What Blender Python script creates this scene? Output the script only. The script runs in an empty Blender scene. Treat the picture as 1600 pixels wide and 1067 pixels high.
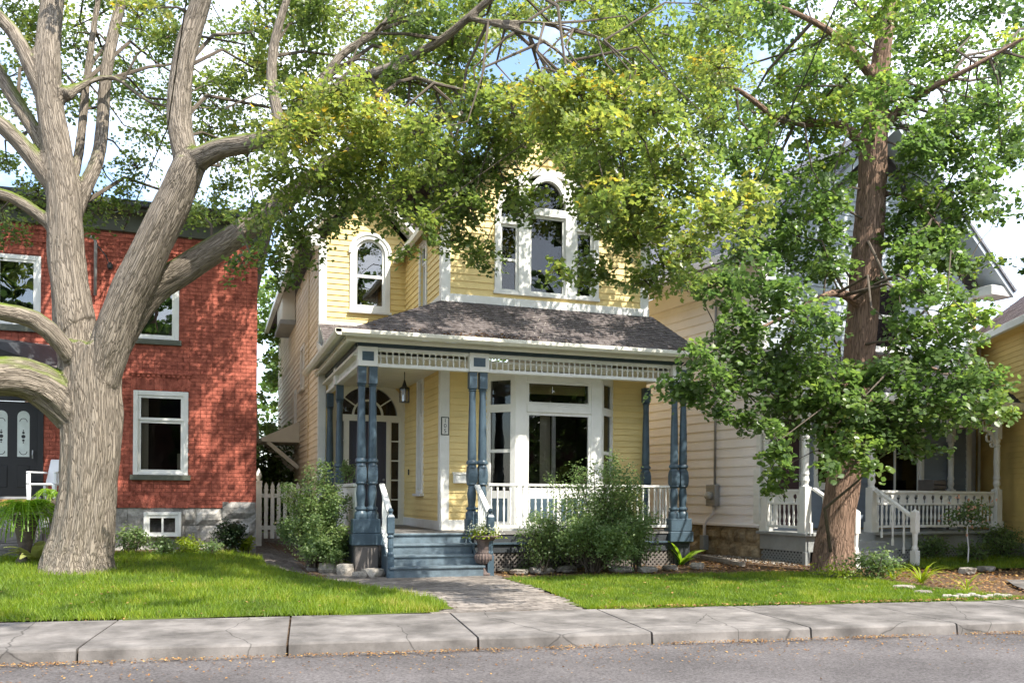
import bpy, math, random
import numpy as np
from mathutils import Matrix, Vector, noise
random.seed(7); rng = np.random.default_rng(7)
S = bpy.context.scene; COL = S.collection
# ------------------------------------------------------------------ camera
F = 1391.0; TH = math.radians(18.7); RO = math.radians(.4); V0 = 775.0; CZ = 1.32
FWD = Vector((math.sin(TH), math.cos(TH), 0)); R0 = Vector((math.cos(TH), -math.sin(TH), 0)); Z0 = Vector((0, 0, 1))
RT = R0*math.cos(RO) + Z0*math.sin(RO); UP = Z0*math.cos(RO) - R0*math.sin(RO)
cd = bpy.data.cameras.new('camera'); cam = bpy.data.objects.new('camera', cd); COL.objects.link(cam)
cd.sensor_width = 36; cd.lens = F/1600*36; cd.shift_y = (V0-533.5)/1600; cd.clip_start = .1; cd.clip_end = 2000
m = Matrix.Identity(4)
for i in range(3): m[i][0], m[i][1], m[i][2] = RT[i], UP[i], -FWD[i]
m[2][3] = CZ; cam.matrix_world = m; S.camera = cam
# ------------------------------------------------------------------ sky, sun, exposure
EL = math.radians(50); AZ = math.radians(152)          # azimuth clockwise from +Y
SUN = Vector((math.sin(AZ)*math.cos(EL), math.cos(AZ)*math.cos(EL), math.sin(EL)))
w = bpy.data.worlds.new('World'); S.world = w; w.use_nodes = True; nt = w.node_tree; N = nt.nodes; L = nt.links
bg = N['Background']; sky = N.new('ShaderNodeTexSky'); sky.sky_type = 'NISHITA'; sky.sun_disc = False
sky.sun_elevation = EL; sky.sun_rotation = AZ; sky.air_density = 1.0; sky.dust_density = 1.0
tc = N.new('ShaderNodeTexCoord'); nz = N.new('ShaderNodeTexNoise'); nz.inputs['Scale'].default_value = 3.2; nz.inputs['Detail'].default_value = 7; nz.inputs['Roughness'].default_value = .6
rp = N.new('ShaderNodeValToRGB'); rp.color_ramp.elements[0].position = .42; rp.color_ramp.elements[1].position = .72
mx = N.new('ShaderNodeMix'); mx.data_type = 'RGBA'; mx.inputs[7].default_value = (8.2, 8.4, 8.8, 1)
L.new(tc.outputs['Generated'], nz.inputs['Vector']); L.new(nz.outputs['Fac'], rp.inputs['Fac']); L.new(rp.outputs['Color'], mx.inputs[0])
L.new(sky.outputs['Color'], mx.inputs[6]); L.new(mx.outputs[2], bg.inputs['Color']); bg.inputs['Strength'].default_value = .15
sl = bpy.data.lights.new('sun', 'SUN'); sl.energy = 3.4; sl.angle = math.radians(.53); sl.color = (1, .95, .86)
so = bpy.data.objects.new('sun', sl); COL.objects.link(so); so.rotation_euler = SUN.to_track_quat('Z', 'Y').to_euler()
vs = S.view_settings; vs.view_transform = 'Standard'; vs.look = 'None'; vs.gamma = 1; vs.exposure = 1.5
try: vs.use_curve_mapping = False
except Exception: pass
try:
    S.cycles.max_bounces = 8; S.cycles.transparent_max_bounces = 12; S.cycles.use_denoising = True
except Exception: pass
# ------------------------------------------------------------------ helpers
def ray(u, v): return FWD + RT*((u-800)/F) + UP*((V0-v)/F)
def at(u, v, D): return Vector((0, 0, CZ)) + ray(u, v)*D
def atY(u, v, Y): d = ray(u, v); return Vector((0, 0, CZ)) + d*(Y/d.y)
def ysw(x): return 9.69 - .1*(x-2.34)
def g(x, y):
    s = np.interp(x, [-20, .2, 1.6, 4.8, 6.5, 30], [.034, .034, .004, .004, .014, .014])
    return s*np.clip(y-ysw(x), 0, 10)
def gnd(u, v):
    z = 0.
    for _ in range(12):
        d = ray(u, v); t = (z-CZ)/d.z; p = d*t; z = float(g(p.x, p.y))
    return Vector((p.x, p.y, z))
def depth(p): return (p-Vector((0, 0, CZ))).dot(FWD)

def mat(name, col, rough=.6, var=.12, vs=3., bump=0., bs=40., spec=.3, col2=None, orand=0., stretch=None, metal=0., detail=4):
    M = bpy.data.materials.new(name); M.use_nodes = True; nt = M.node_tree; N = nt.nodes; L = nt.links
    b = N['Principled BSDF']; b.inputs['Roughness'].default_value = rough; b.inputs['Specular IOR Level'].default_value = spec; b.inputs['Metallic'].default_value = metal
    ge = N.new('ShaderNodeNewGeometry'); vec = ge.outputs['Position']
    if stretch:
        mp = N.new('ShaderNodeMapping'); mp.inputs['Scale'].default_value = stretch; L.new(vec, mp.inputs['Vector']); vec = mp.outputs['Vector']
    n = N.new('ShaderNodeTexNoise'); n.inputs['Scale'].default_value = vs; n.inputs['Detail'].default_value = detail; n.inputs['Roughness'].default_value = .65; L.new(vec, n.inputs['Vector'])
    r = N.new('ShaderNodeValToRGB'); r.color_ramp.elements[0].position = .3; r.color_ramp.elements[1].position = .7
    c2 = col2 or col
    r.color_ramp.elements[0].color = (*[min(1, c*(1-var)) for c in col], 1); r.color_ramp.elements[1].color = (*[min(1, c*(1+var)) for c in c2], 1)
    L.new(n.outputs['Fac'], r.inputs['Fac']); out = r.outputs['Color']
    if orand:
        oi = N.new('ShaderNodeObjectInfo'); hs = N.new('ShaderNodeHueSaturation'); mr = N.new('ShaderNodeMapRange')
        mr.inputs[3].default_value = 1-orand; mr.inputs[4].default_value = 1+orand
        L.new(oi.outputs['Random'], mr.inputs[0]); L.new(mr.outputs[0], hs.inputs['Value']); L.new(out, hs.inputs['Color']); out = hs.outputs['Color']
    L.new(out, b.inputs['Base Color'])
    if bump:
        n2 = N.new('ShaderNodeTexNoise'); n2.inputs['Scale'].default_value = bs; n2.inputs['Detail'].default_value = 5; L.new(vec, n2.inputs['Vector'])
        bp = N.new('ShaderNodeBump'); bp.inputs['Strength'].default_value = bump; bp.inputs['Distance'].default_value = .02
        L.new(n2.outputs['Fac'], bp.inputs['Height']); L.new(bp.outputs['Normal'], b.inputs['Normal'])
    return M
def leafmat(name, stops, transl=.45, rough=.42):
    M = bpy.data.materials.new(name); M.use_nodes = True; nt = M.node_tree; N = nt.nodes; L = nt.links
    out = N['Material Output']; b = N['Principled BSDF']; b.inputs['Roughness'].default_value = rough; b.inputs['Specular IOR Level'].default_value = .5
    a = N.new('ShaderNodeAttribute'); a.attribute_name = 'tint'; r = N.new('ShaderNodeValToRGB'); e = r.color_ramp.elements
    while len(e) < len(stops): e.new(.5)
    for i, (p, c) in enumerate(stops): e[i].position = p; e[i].color = (*c, 1)
    L.new(a.outputs['Fac'], r.inputs['Fac']); L.new(r.outputs['Color'], b.inputs['Base Color'])
    t = N.new('ShaderNodeBsdfTranslucent'); hs = N.new('ShaderNodeHueSaturation'); hs.inputs['Value'].default_value = 1.9; hs.inputs['Saturation'].default_value = 1.1
    L.new(r.outputs['Color'], hs.inputs['Color']); L.new(hs.outputs['Color'], t.inputs['Color'])
    mx = N.new('ShaderNodeMixShader'); mx.inputs[0].default_value = transl; L.new(b.outputs[0], mx.inputs[1]); L.new(t.outputs[0], mx.inputs[2]); L.new(mx.outputs[0], out.inputs['Surface'])
    return M
def glassmat(name, tint=.75, base=.0):
    M = bpy.data.materials.new(name); M.use_nodes = True; nt = M.node_tree; N = nt.nodes; L = nt.links; N.remove(N['Principled BSDF'])
    f = N.new('ShaderNodeFresnel'); f.inputs['IOR'].default_value = 1.5; ma = N.new('ShaderNodeMath'); ma.operation = 'MULTIPLY_ADD'; ma.inputs[1].default_value = 1.0; ma.inputs[2].default_value = base
    t = N.new('ShaderNodeBsdfTransparent'); t.inputs['Color'].default_value = (tint, tint, tint, 1); gl = N.new('ShaderNodeBsdfGlossy'); gl.inputs['Roughness'].default_value = .01
    ge = N.new('ShaderNodeNewGeometry'); n = N.new('ShaderNodeTexNoise'); n.inputs['Scale'].default_value = 1.2; bp = N.new('ShaderNodeBump'); bp.inputs['Strength'].default_value = .05; bp.inputs['Distance'].default_value = .1
    L.new(ge.outputs['Position'], n.inputs['Vector']); L.new(n.outputs['Fac'], bp.inputs['Height']); L.new(bp.outputs['Normal'], gl.inputs['Normal'])
    mx = N.new('ShaderNodeMixShader'); L.new(f.outputs[0], ma.inputs[0]); L.new(ma.outputs[0], mx.inputs[0]); L.new(t.outputs[0], mx.inputs[1]); L.new(gl.outputs[0], mx.inputs[2]); L.new(mx.outputs[0], N['Material Output'].inputs['Surface'])
    return M

class MB:
    def __init__(s): s.v = []; s.f = []
    def add(s, vv, ff):
        o = len(s.v); s.v += [tuple(p) for p in vv]; s.f += [tuple(i+o for i in q) for q in ff]; return s
    def box(s, x0, x1, y0, y1, z0, z1):
        return s.add([(x0,y0,z0),(x1,y0,z0),(x1,y1,z0),(x0,y1,z0),(x0,y0,z1),(x1,y0,z1),(x1,y1,z1),(x0,y1,z1)],
                     [(0,3,2,1),(4,5,6,7),(0,1,5,4),(1,2,6,5),(2,3,7,6),(3,0,4,7)])
    def prism(s, poly, y0, y1):                       # poly in x,z (counter-clockwise seen from -y)
        n = len(poly); vv = [(x, y0, z) for x, z in poly] + [(x, y1, z) for x, z in poly]
        ff = [tuple(range(n)), tuple(range(2*n-1, n-1, -1))] + [(i, i+n, (i+1) % n+n, (i+1) % n) for i in range(n)]
        return s.add(vv, ff)
    def lathe(s, prof, cx=0, cy=0, seg=12, rot=0.):
        n = len(prof); vv = []; ff = []
        for r, z in prof:
            for k in range(seg):
                a = 2*math.pi*(k+.5)/seg + rot; vv.append((cx+r*math.cos(a), cy+r*math.sin(a), z))
        for i in range(n-1):
            for k in range(seg):
                k2 = (k+1) % seg; ff.append((i*seg+k, i*seg+k2, (i+1)*seg+k2, (i+1)*seg+k))
        ff += [tuple(range(seg-1, -1, -1)), tuple((n-1)*seg+k for k in range(seg))]
        return s.add(vv, ff)
    def tube(s, pts, rad, seg=6):
        pts = [Vector(p) for p in pts]; n = len(pts)
        if not hasattr(rad, '__len__'): rad = [rad]*n
        t0 = (pts[1]-pts[0]).normalized(); a = t0.orthogonal().normalized(); vv = []; ff = []
        for i in range(n):
            t = (pts[min(i+1, n-1)]-pts[max(i-1, 0)]).normalized(); a = (a-t*a.dot(t)).normalized(); b = t.cross(a)
            for k in range(seg):
                q = 2*math.pi*k/seg; vv.append(pts[i]+(a*math.cos(q)+b*math.sin(q))*rad[i])
        for i in range(n-1):
            for k in range(seg):
                k2 = (k+1) % seg; ff.append((i*seg+k, i*seg+k2, (i+1)*seg+k2, (i+1)*seg+k))
        ff += [tuple(range(seg-1, -1, -1)), tuple((n-1)*seg+k for k in range(seg))]
        return s.add(vv, ff)
    def ring(s, cx, cz, r0, r1, a0, a1, y0, y1, n=20, ez=1.):
        for i in range(n):
            p, q = a0+(a1-a0)*i/n, a0+(a1-a0)*(i+1)/n
            s.prism([(cx+r0*math.cos(p), cz+ez*r0*math.sin(p)), (cx+r1*math.cos(p), cz+ez*r1*math.sin(p)), (cx+r1*math.cos(q), cz+ez*r1*math.sin(q)), (cx+r0*math.cos(q), cz+ez*r0*math.sin(q))], y0, y1)
        return s
    def bar(s, p, q, wx, wz):                          # square bar between two points
        p, q = Vector(p), Vector(q); t = (q-p).normalized(); a = t.cross(Z0)
        a = a.normalized() if a.length > 1e-3 else Vector((1, 0, 0)); b = a.cross(t); vv = []
        for o in (p, q): vv += [o-a*wx-b*wz, o+a*wx-b*wz, o+a*wx+b*wz, o-a*wx+b*wz]
        return s.add(vv, [(0,3,2,1),(4,5,6,7),(0,1,5,4),(1,2,6,5),(2,3,7,6),(3,0,4,7)])
    def mesh(s, name, smooth=False):
        me = bpy.data.meshes.new(name); me.from_pydata(s.v, [], s.f); me.update()
        if smooth: me.polygons.foreach_set('use_smooth', [True]*len(me.polygons))
        return me
    def build(s, name, m, parent=None, T=None, smooth=False):
        return obj(name, s.mesh(name, smooth), m, parent, T)
def obj(name, me, m=None, parent=None, T=None):
    o = bpy.data.objects.new(name, me); COL.objects.link(o)
    if m and me and not me.materials: me.materials.append(m)
    if parent: o.parent = parent
    if T is not None: o.matrix_basis = T
    return o
def tag(o, label=None, cat=None, group=None, kind=None):
    for k, v in (('label', label), ('category', cat), ('group', group), ('kind', kind)):
        if v: o[k] = v
    return o
def thing(name, label, cat, loc=(0, 0, 0), rz=0., group=None):
    o = bpy.data.objects.new(name, None); COL.objects.link(o); o.location = loc; o.rotation_euler = (0, 0, rz); o.empty_display_size = .1
    return tag(o, label, cat, group)
def bevel(o, wd=.008, seg=1):
    b = o.modifiers.new('bevel', 'BEVEL'); b.width = wd; b.segments = seg; b.limit_method = 'ANGLE'; return o
def npmesh(name, V, loops, starts, totals, tint=None, smooth=False):
    me = bpy.data.meshes.new(name); me.vertices.add(len(V)); me.vertices.foreach_set('co', np.asarray(V, np.float32).ravel())
    me.loops.add(len(loops)); me.loops.foreach_set('vertex_index', np.asarray(loops, np.int32)); me.polygons.add(len(starts))
    me.polygons.foreach_set('loop_start', np.asarray(starts, np.int32))
    try: me.polygons.foreach_set('loop_total', np.asarray(totals, np.int32))
    except Exception: pass
    if tint is not None:
        a = me.attributes.new('tint', 'FLOAT', 'FACE'); a.data.foreach_set('value', np.asarray(tint, np.float32))
    me.update(calc_edges=True); me.validate(); return me
MAPLE = np.array([(0,0,0),(.30,.10,.03),(.56,.52,.10),(.24,.58,.05),(0,1,-.06),(-.24,.58,.05),(-.56,.52,.10),(-.30,.10,.03)]); MAPLE_F = [(0,1,2,3,4),(0,4,5,6,7)]
OVAL = np.array([(0,0,0),(.33,.28,.05),(.28,.68,.04),(0,1,-.06),(-.28,.68,.04),(-.33,.28,.05)]); OVAL_F = [(0,1,2,3),(0,3,4,5)]
def leaves(name, P, Nr, size, tint, m, parent, shape=OVAL, faces=OVAL_F, droop=.35):
    n = len(P); Nr = Nr/np.linalg.norm(Nr, axis=1, keepdims=True)
    d = rng.normal(size=(n, 3)); d[:, 2] -= droop; d -= Nr*(d*Nr).sum(1, keepdims=True); d /= np.linalg.norm(d, axis=1, keepdims=True)+1e-9
    r = np.cross(d, Nr); sz = np.asarray(size).reshape(-1, 1, 1)
    V = P[:, None, :] + sz*(shape[None, :, 0:1]*r[:, None, :] + (shape[None, :, 1:2]-.4)*d[:, None, :] + shape[None, :, 2:3]*Nr[:, None, :])
    k = len(shape); fl = np.array([i for f in faces for i in f]); nf = len(faces); fs = len(faces[0])
    loops = (np.arange(n)[:, None]*k + fl[None, :]).ravel(); tot = np.full(n*nf, fs); st = np.arange(n*nf)*fs
    return obj(name, npmesh(name, V.reshape(-1, 3), loops, st, tot, np.repeat(tint, nf)), m, parent)
def inpoly(x, y, poly):
    c = np.zeros(len(x), bool); n = len(poly)
    for i in range(n):
        x0, y0 = poly[i]; x1, y1 = poly[(i+1) % n]
        k = ((y0 > y) != (y1 > y)) & (x < (x1-x0)*(y-y0)/((y1-y0) if y1 != y0 else 1e-9)+x0); c ^= k
    return c
# ------------------------------------------------------------------ materials
YEL = mat('yellow_paint', (.80, .62, .27), .55, .07, 1.2, .15, 60, orand=.05)
YEL2 = mat('ochre_paint', (.86, .64, .24), .55, .08, 1.2, .15, 60, orand=.05)
WHITE = mat('white_trim', (.78, .77, .72), .45, .06, 2, .08, 30)
CREAM = mat('cream_trim', (.74, .71, .60), .45, .08, 2.5, .08, 30)
BLUE = mat('slate_blue_paint', (.060, .093, .120), .38, .2, 4, .12, 30, .4)
BLUED = mat('dark_blue_paint', (.045, .07, .09), .4, .15, 4, .1, 30, .4)
CHAR = mat('charcoal_paint', (.045, .05, .055), .5, .2, 5, .2, 40)
STEP = mat('step_paint', (.13, .172, .20), .42, .3, 7, .15, 50, .4)
DECK = mat('deck_board_paint', (.20, .19, .18), .6, .2, 6, .2, 40, orand=.1)
DOORM = mat('indigo_door', (.035, .038, .06), .35, .1, 4, spec=.5)
BLACK = mat('black_door', (.018, .018, .02), .35, .1, 4, spec=.5)
SHIN = mat('brown_shingle', (.105, .085, .08), .9, .45, 9, .5, 120, .1, col2=(.15, .13, .125))
SHING = mat('grey_shingle', (.22, .22, .24), .9, .35, 9, .4, 120, .1)
SHINP = mat('mauve_shingle', (.20, .16, .16), .9, .35, 9, .4, 120, .1)
BRICK = mat('red_brick', (.30, .078, .052), .8, .35, 9, .5, 90, .15, col2=(.40, .118, .078), orand=.2)
MORT = mat('dark_mortar', (.20, .075, .055), .9, .2, 20, .3, 80, .1)
GREEN = mat('olive_trim', (.10, .105, .08), .6, .1, 3, .1, 40)
STONE = mat('grey_limestone', (.27, .255, .23), .9, .4, 5, .9, 22, .1, col2=(.36, .34, .31), orand=.15)
STONEB = mat('brown_stone', (.27, .20, .12), .9, .45, 5, .9, 22, .1, col2=(.36, .29, .19), orand=.15)
ROCK = mat('garden_rock', (.30, .27, .23), .9, .45, 8, .9, 30, .1, orand=.2)
PINK = mat('pale_rose_siding', (.84, .79, .77), .55, .05, 1.5, .1, 50, orand=.03)
GREY = mat('blue_grey_siding', (.22, .26, .31), .6, .08, 2, .1, 50, orand=.04)
PALE = mat('pale_blue_siding', (.44, .49, .54), .55, .05, 2, .1, 50, orand=.03)
PGREY = mat('porch_grey_paint', (.30, .31, .30), .6, .12, 4, .1, 40)
LATT = mat('lattice_paint', (.16, .14, .125), .7, .15, 5, .1, 40)
GLASS = glassmat('window_glass'); GLASSR = glassmat('mirror_glass', .6, .12)
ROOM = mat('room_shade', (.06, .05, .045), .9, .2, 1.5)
CURT = mat('cream_curtain', (.6, .55, .42), .9, .15, 3, stretch=(30, 30, .3)); BLIND = mat('yellow_blind', (.62, .50, .20), .8, .08, 3)
IRON = mat('black_iron', (.02, .02, .02), .4, .1, 5, spec=.5); METAL = mat('grey_meter_metal', (.33, .33, .33), .45, .1, 5, metal=.4, spec=.5)
URN = mat('brown_cast_iron', (.115, .085, .075), .7, .4, 10, .4, 40, .3)
ASPH = mat('asphalt', (.15, .135, .13), .9, .35, 45, .9, 260, .15, col2=(.225, .205, .20), detail=8)
CONC = mat('sidewalk_concrete', (.165, .150, .138), .9, .3, 2.2, .45, 160, .15, col2=(.225, .206, .19), orand=.07, detail=9)
PAVE = mat('paver_concrete', (.19, .165, .145), .9, .3, 9, .5, 120, .15, col2=(.28, .245, .215), orand=.25)
SOIL = mat('mulch_soil', (.085, .055, .038), .95, .5, 14, 1., 60, .1, col2=(.15, .10, .065))
def weather(M, scale, lo, hi, amt, crack=0.):
    nt = M.node_tree; N = nt.nodes; L = nt.links; b = N['Principled BSDF']; src = b.inputs['Base Color'].links[0].from_socket; ge = N.new('ShaderNodeNewGeometry')
    n = N.new('ShaderNodeTexNoise'); n.inputs['Scale'].default_value = scale; n.inputs['Detail'].default_value = 6; n.inputs['Roughness'].default_value = .6; L.new(ge.outputs['Position'], n.inputs['Vector'])
    mr = N.new('ShaderNodeMapRange'); mr.inputs[1].default_value = lo; mr.inputs[2].default_value = hi; mr.inputs[3].default_value = 1-amt; mr.inputs[4].default_value = 1.0; L.new(n.outputs['Fac'], mr.inputs[0]); out = mr.outputs[0]
    if crack:
        wv = N.new('ShaderNodeMix'); wv.data_type = 'RGBA'; wv.inputs[0].default_value = .12; L.new(ge.outputs['Position'], wv.inputs[6]); n2 = N.new('ShaderNodeTexNoise'); n2.inputs['Scale'].default_value = 2.5; n2.inputs['Detail'].default_value = 5; L.new(ge.outputs['Position'], n2.inputs['Vector']); L.new(n2.outputs['Color'], wv.inputs[7])
        v = N.new('ShaderNodeTexVoronoi'); v.feature = 'DISTANCE_TO_EDGE'; v.inputs['Scale'].default_value = .75; L.new(wv.outputs[2], v.inputs['Vector']); m2 = N.new('ShaderNodeMapRange'); m2.inputs[1].default_value = .0; m2.inputs[2].default_value = .006; m2.inputs[3].default_value = 1-crack; m2.inputs[4].default_value = 1; L.new(v.outputs['Distance'], m2.inputs[0])
        mu = N.new('ShaderNodeMath'); mu.operation = 'MULTIPLY'; L.new(out, mu.inputs[0]); L.new(m2.outputs[0], mu.inputs[1]); out = mu.outputs[0]
    mx = N.new('ShaderNodeMix'); mx.data_type = 'RGBA'; mx.blend_type = 'MULTIPLY'; mx.inputs[0].default_value = 1; L.new(src, mx.inputs[6]); L.new(out, mx.inputs[7]); L.new(mx.outputs[2], b.inputs['Base Color'])
weather(CONC, 1.7, .35, .6, .38, .55); weather(ASPH, .8, .3, .65, .4); weather(PAVE, 1.2, .3, .6, .35); weather(WHITE, 2.2, .3, .5, .10); weather(STEP, 3, .3, .6, .35)
LAWN = mat('lawn_turf', (.09, .12, .02), .95, .35, 6, .8, 120, .1)
BARK1 = BARK2 = None
def barkmat(name, c0, c1, moss):
    M = bpy.data.materials.new(name); M.use_nodes = True; nt = M.node_tree; N = nt.nodes; L = nt.links; b = N['Principled BSDF']; b.inputs['Roughness'].default_value = .9; b.inputs['Specular IOR Level'].default_value = .12
    a = N.new('ShaderNodeAttribute'); a.attribute_name = 'bark'
    n0 = N.new('ShaderNodeTexNoise'); n0.inputs['Scale'].default_value = 9; n0.inputs['Detail'].default_value = 3; L.new(a.outputs['Vector'], n0.inputs['Vector'])
    vm = N.new('ShaderNodeMix'); vm.data_type = 'RGBA'; vm.inputs[0].default_value = .13; L.new(a.outputs['Vector'], vm.inputs[6]); L.new(n0.outputs['Color'], vm.inputs[7])
    vo = N.new('ShaderNodeTexVoronoi'); vo.feature = 'DISTANCE_TO_EDGE'; vo.inputs['Scale'].default_value = 44; L.new(vm.outputs[2], vo.inputs['Vector'])
    n = N.new('ShaderNodeTexNoise'); n.inputs['Scale'].default_value = 26; n.inputs['Detail'].default_value = 8; n.inputs['Roughness'].default_value = .7; L.new(a.outputs['Vector'], n.inputs['Vector'])
    r1 = N.new('ShaderNodeMapRange'); r1.inputs[2].default_value = .16; L.new(vo.outputs['Distance'], r1.inputs[0])
    ad = N.new('ShaderNodeMath'); ad.operation = 'MULTIPLY_ADD'; ad.inputs[1].default_value = .42; L.new(r1.outputs[0], ad.inputs[0]); 
    sc = N.new('ShaderNodeMath'); sc.operation = 'MULTIPLY'; sc.inputs[1].default_value = .75; L.new(n.outputs['Fac'], sc.inputs[0]); L.new(sc.outputs[0], ad.inputs[2])
    rp = N.new('ShaderNodeValToRGB'); rp.color_ramp.elements[0].position = .25; rp.color_ramp.elements[1].position = .78; rp.color_ramp.elements[0].color = (*c0, 1); rp.color_ramp.elements[1].color = (*c1, 1); L.new(ad.outputs[0], rp.inputs['Fac'])
    out = rp.outputs['Color']
    if moss:
        ge = N.new('ShaderNodeNewGeometry'); sx = N.new('ShaderNodeSeparateXYZ'); L.new(ge.outputs['Normal'], sx.inputs[0])
        n3 = N.new('ShaderNodeTexNoise'); n3.inputs['Scale'].default_value = 1.6; n3.inputs['Detail'].default_value = 6; L.new(ge.outputs['Position'], n3.inputs['Vector'])
        ml = N.new('ShaderNodeMath'); ml.operation = 'MULTIPLY'; L.new(sx.outputs['Z'], ml.inputs[0]); L.new(n3.outputs['Fac'], ml.inputs[1])
        mr = N.new('ShaderNodeMapRange'); mr.inputs[1].default_value = .17; mr.inputs[2].default_value = .42; L.new(ml.outputs[0], mr.inputs[0])
        mm = N.new('ShaderNodeMix'); mm.data_type = 'RGBA'; mm.inputs[7].default_value = (.15, .20, .03, 1); L.new(mr.outputs[0], mm.inputs[0]); L.new(out, mm.inputs[6]); out = mm.outputs[2]
    L.new(out, b.inputs['Base Color'])
    bp = N.new('ShaderNodeBump'); bp.inputs['Strength'].default_value = .9; bp.inputs['Distance'].default_value = .035; L.new(ad.outputs[0], bp.inputs['Height']); L.new(bp.outputs['Normal'], b.inputs['Normal'])
    return M
BARK1 = barkmat('maple_bark', (.105, .085, .065), (.29, .245, .195), True)
BARK2 = barkmat('brown_bark', (.09, .058, .042), (.29, .19, .135), False)
BARK3 = mat('twig_bark', (.10, .08, .06), .9, .3, 8, .3, 60)
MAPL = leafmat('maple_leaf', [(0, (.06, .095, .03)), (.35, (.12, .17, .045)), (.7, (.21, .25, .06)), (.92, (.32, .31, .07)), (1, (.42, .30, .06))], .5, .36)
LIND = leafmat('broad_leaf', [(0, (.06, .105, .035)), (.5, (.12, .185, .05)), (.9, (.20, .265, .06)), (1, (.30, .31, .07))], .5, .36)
SHRB = leafmat('shrub_leaf', [(0, (.08, .13, .05)), (.5, (.15, .22, .08)), (1, (.27, .32, .11))], .45)
DARKL = leafmat('evergreen_leaf', [(0, (.012, .03, .010)), (1, (.035, .06, .015))], .2)
LIME = leafmat('lime_leaf', [(0, (.12, .20, .02)), (1, (.32, .36, .03))], .4)
FERNM = leafmat('fern_leaf', [(0, (.13, .25, .03)), (1, (.30, .42, .06))], .5)
HOST = leafmat('pale_hosta_leaf', [(0, (.25, .28, .08)), (1, (.42, .42, .16))], .35)
GRASS = leafmat('grass_blade', [(0, (.075, .13, .012)), (.5, (.15, .23, .015)), (.85, (.24, .29, .02)), (1, (.36, .33, .09))], .4, .6)
FALL = leafmat('fallen_leaf', [(0, (.10, .05, .025)), (.55, (.27, .13, .045)), (1, (.42, .27, .09))], .15, .8)
FLOW = leafmat('white_flower', [(0, (.55, .55, .35)), (1, (.8, .78, .7))], .3)
RFLO = leafmat('rose_flower', [(0, (.5, .25, .15)), (1, (.75, .5, .4))], .3)
# ------------------------------------------------------------------ ground, road, pavement
def sheet(name, xs, ys, zf, m, kind='structure'):
    X, Y = np.meshgrid(xs, ys); V = np.stack([X, Y, zf(X, Y)], -1).reshape(-1, 3); nx = len(xs); ny = len(ys)
    i, j = np.meshgrid(np.arange(nx-1), np.arange(ny-1)); a = (j*nx+i).ravel(); q = np.stack([a, a+1, a+nx+1, a+nx], 1)
    o = obj(name, npmesh(name, V, q.ravel(), np.arange(len(q))*4, np.full(len(q), 4)), m); o['kind'] = kind; return o
def grz(X, Y):
    k = np.clip((Y-(ysw(X)-1.3))/.2, 0, 1); return -.35 + k*(.325+g(X, Y)) 
xs = np.concatenate([[-300, -120, -60, -30], np.arange(-16, 26.1, .5), [32, 60, 120, 300]]); ys = np.concatenate([[-300, -100, -30, -10, 0, 5], np.arange(6.2, 12, .2), np.arange(12, 26, .5), [30, 40, 80, 300]])
sheet('ground', xs, ys, grz, SOIL)
KD = Vector((1, -.1, 0)).normalized(); KN = Vector((.1, 1, 0)).normalized(); KO = Vector((2.34, 8.0, 0))   # kerb line
def kp(s, t, z): return KO + KD*s + KN*t + Vector((0, 0, z))
rd = MB(); 
for i in range(-40, 60):
    a, b = i*3, i*3+3; rd.add([kp(a, -16, -.12), kp(b, -16, -.12), kp(b, .02, -.12), kp(a, .02, -.12)], [(0, 1, 2, 3)])
tag(rd.build('road', ASPH), kind='structure')
sw = tag(MB().add([kp(-120, .05, -.03), kp(160, .05, -.03), kp(160, 1.66, -.03), kp(-120, 1.66, -.03), kp(-120, .05, -.2), kp(160, .05, -.2)], [(0, 1, 2, 3), (4, 5, 1, 0)]).build('sidewalk', SOIL), kind='structure')
def slab(s0, s1):
    b = MB(); nx = 6; tilt = [random.uniform(-.006, .006) for _ in range(2)]
    prof = [(-.03, -.16), (-.012, -.02), (.0, -.004), (.02, 0), (.28, .004), (.30, -.001), (.32, .004), (1.69, .012), (1.69, -.1)]
    for i in range(nx+1):
        for t, z in prof:
            s = s0+(s1-s0)*i/nx; b.v.append(tuple(kp(s, t+random.uniform(-.002, .002), z+tilt[0]*(i/nx-.5)+random.uniform(-.0015, .0015))))
    n = len(prof)
    for i in range(nx):
        for k in range(n-1): b.f.append((i*n+k, (i+1)*n+k, (i+1)*n+k+1, i*n+k+1))
    b.f += [tuple(range(n)), tuple(range((nx+1)*n-1, nx*n-1, -1))]
    return b.build('slab', CONC, sw)
js = [-3.42+1.73*k for k in range(-14, 20)]
for a, b in zip(js[:-1], js[1:]): slab(a+.011, b-.011)
# paver path
def G(u, v): p = gnd(u, v); return (p.x, p.y)
PATH = [(2.42, 9.70), (4.12, 9.54), (4.30, 10.8), (4.38, 12.2), (4.42, 13.5), (4.38, 14.3), (2.3, 14.3), (2.25, 15.6), (1.95, 17.5), (2.0, 24), (.95, 24), (.95, 15.6), (1.25, 14.9), (1.7, 13.8), (2.35, 12.3), (2.72, 11.0), (2.72, 10.2)]
def dens(p, n=4): return [(p[i][0]+(p[(i+1) % len(p)][0]-p[i][0])*k/n, p[i][1]+(p[(i+1) % len(p)][1]-p[i][1])*k/n) for i in range(len(p)) for k in range(n)]
path = tag(MB().add([(x, y, float(g(x, y))+.004) for x, y in dens(PATH)], [tuple(range(len(PATH)*4))]).build('garden_path', SOIL), kind='structure')
um = MB().box(0, .208, 0, .100, -.06, 0).mesh('paver'); cells = []
for r in range(150):
    y = 9.45+r*.104
    for c in range(20):
        x = .85+c*.212+(.106 if r % 2 else 0); cells.append((x, y))
ca = np.array(cells); ok = inpoly(ca[:, 0]+.1, ca[:, 1]+.05, PATH); ca = ca[ok]; ca = ca[np.argsort(ca[:, 1])]; st = MB()
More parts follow.
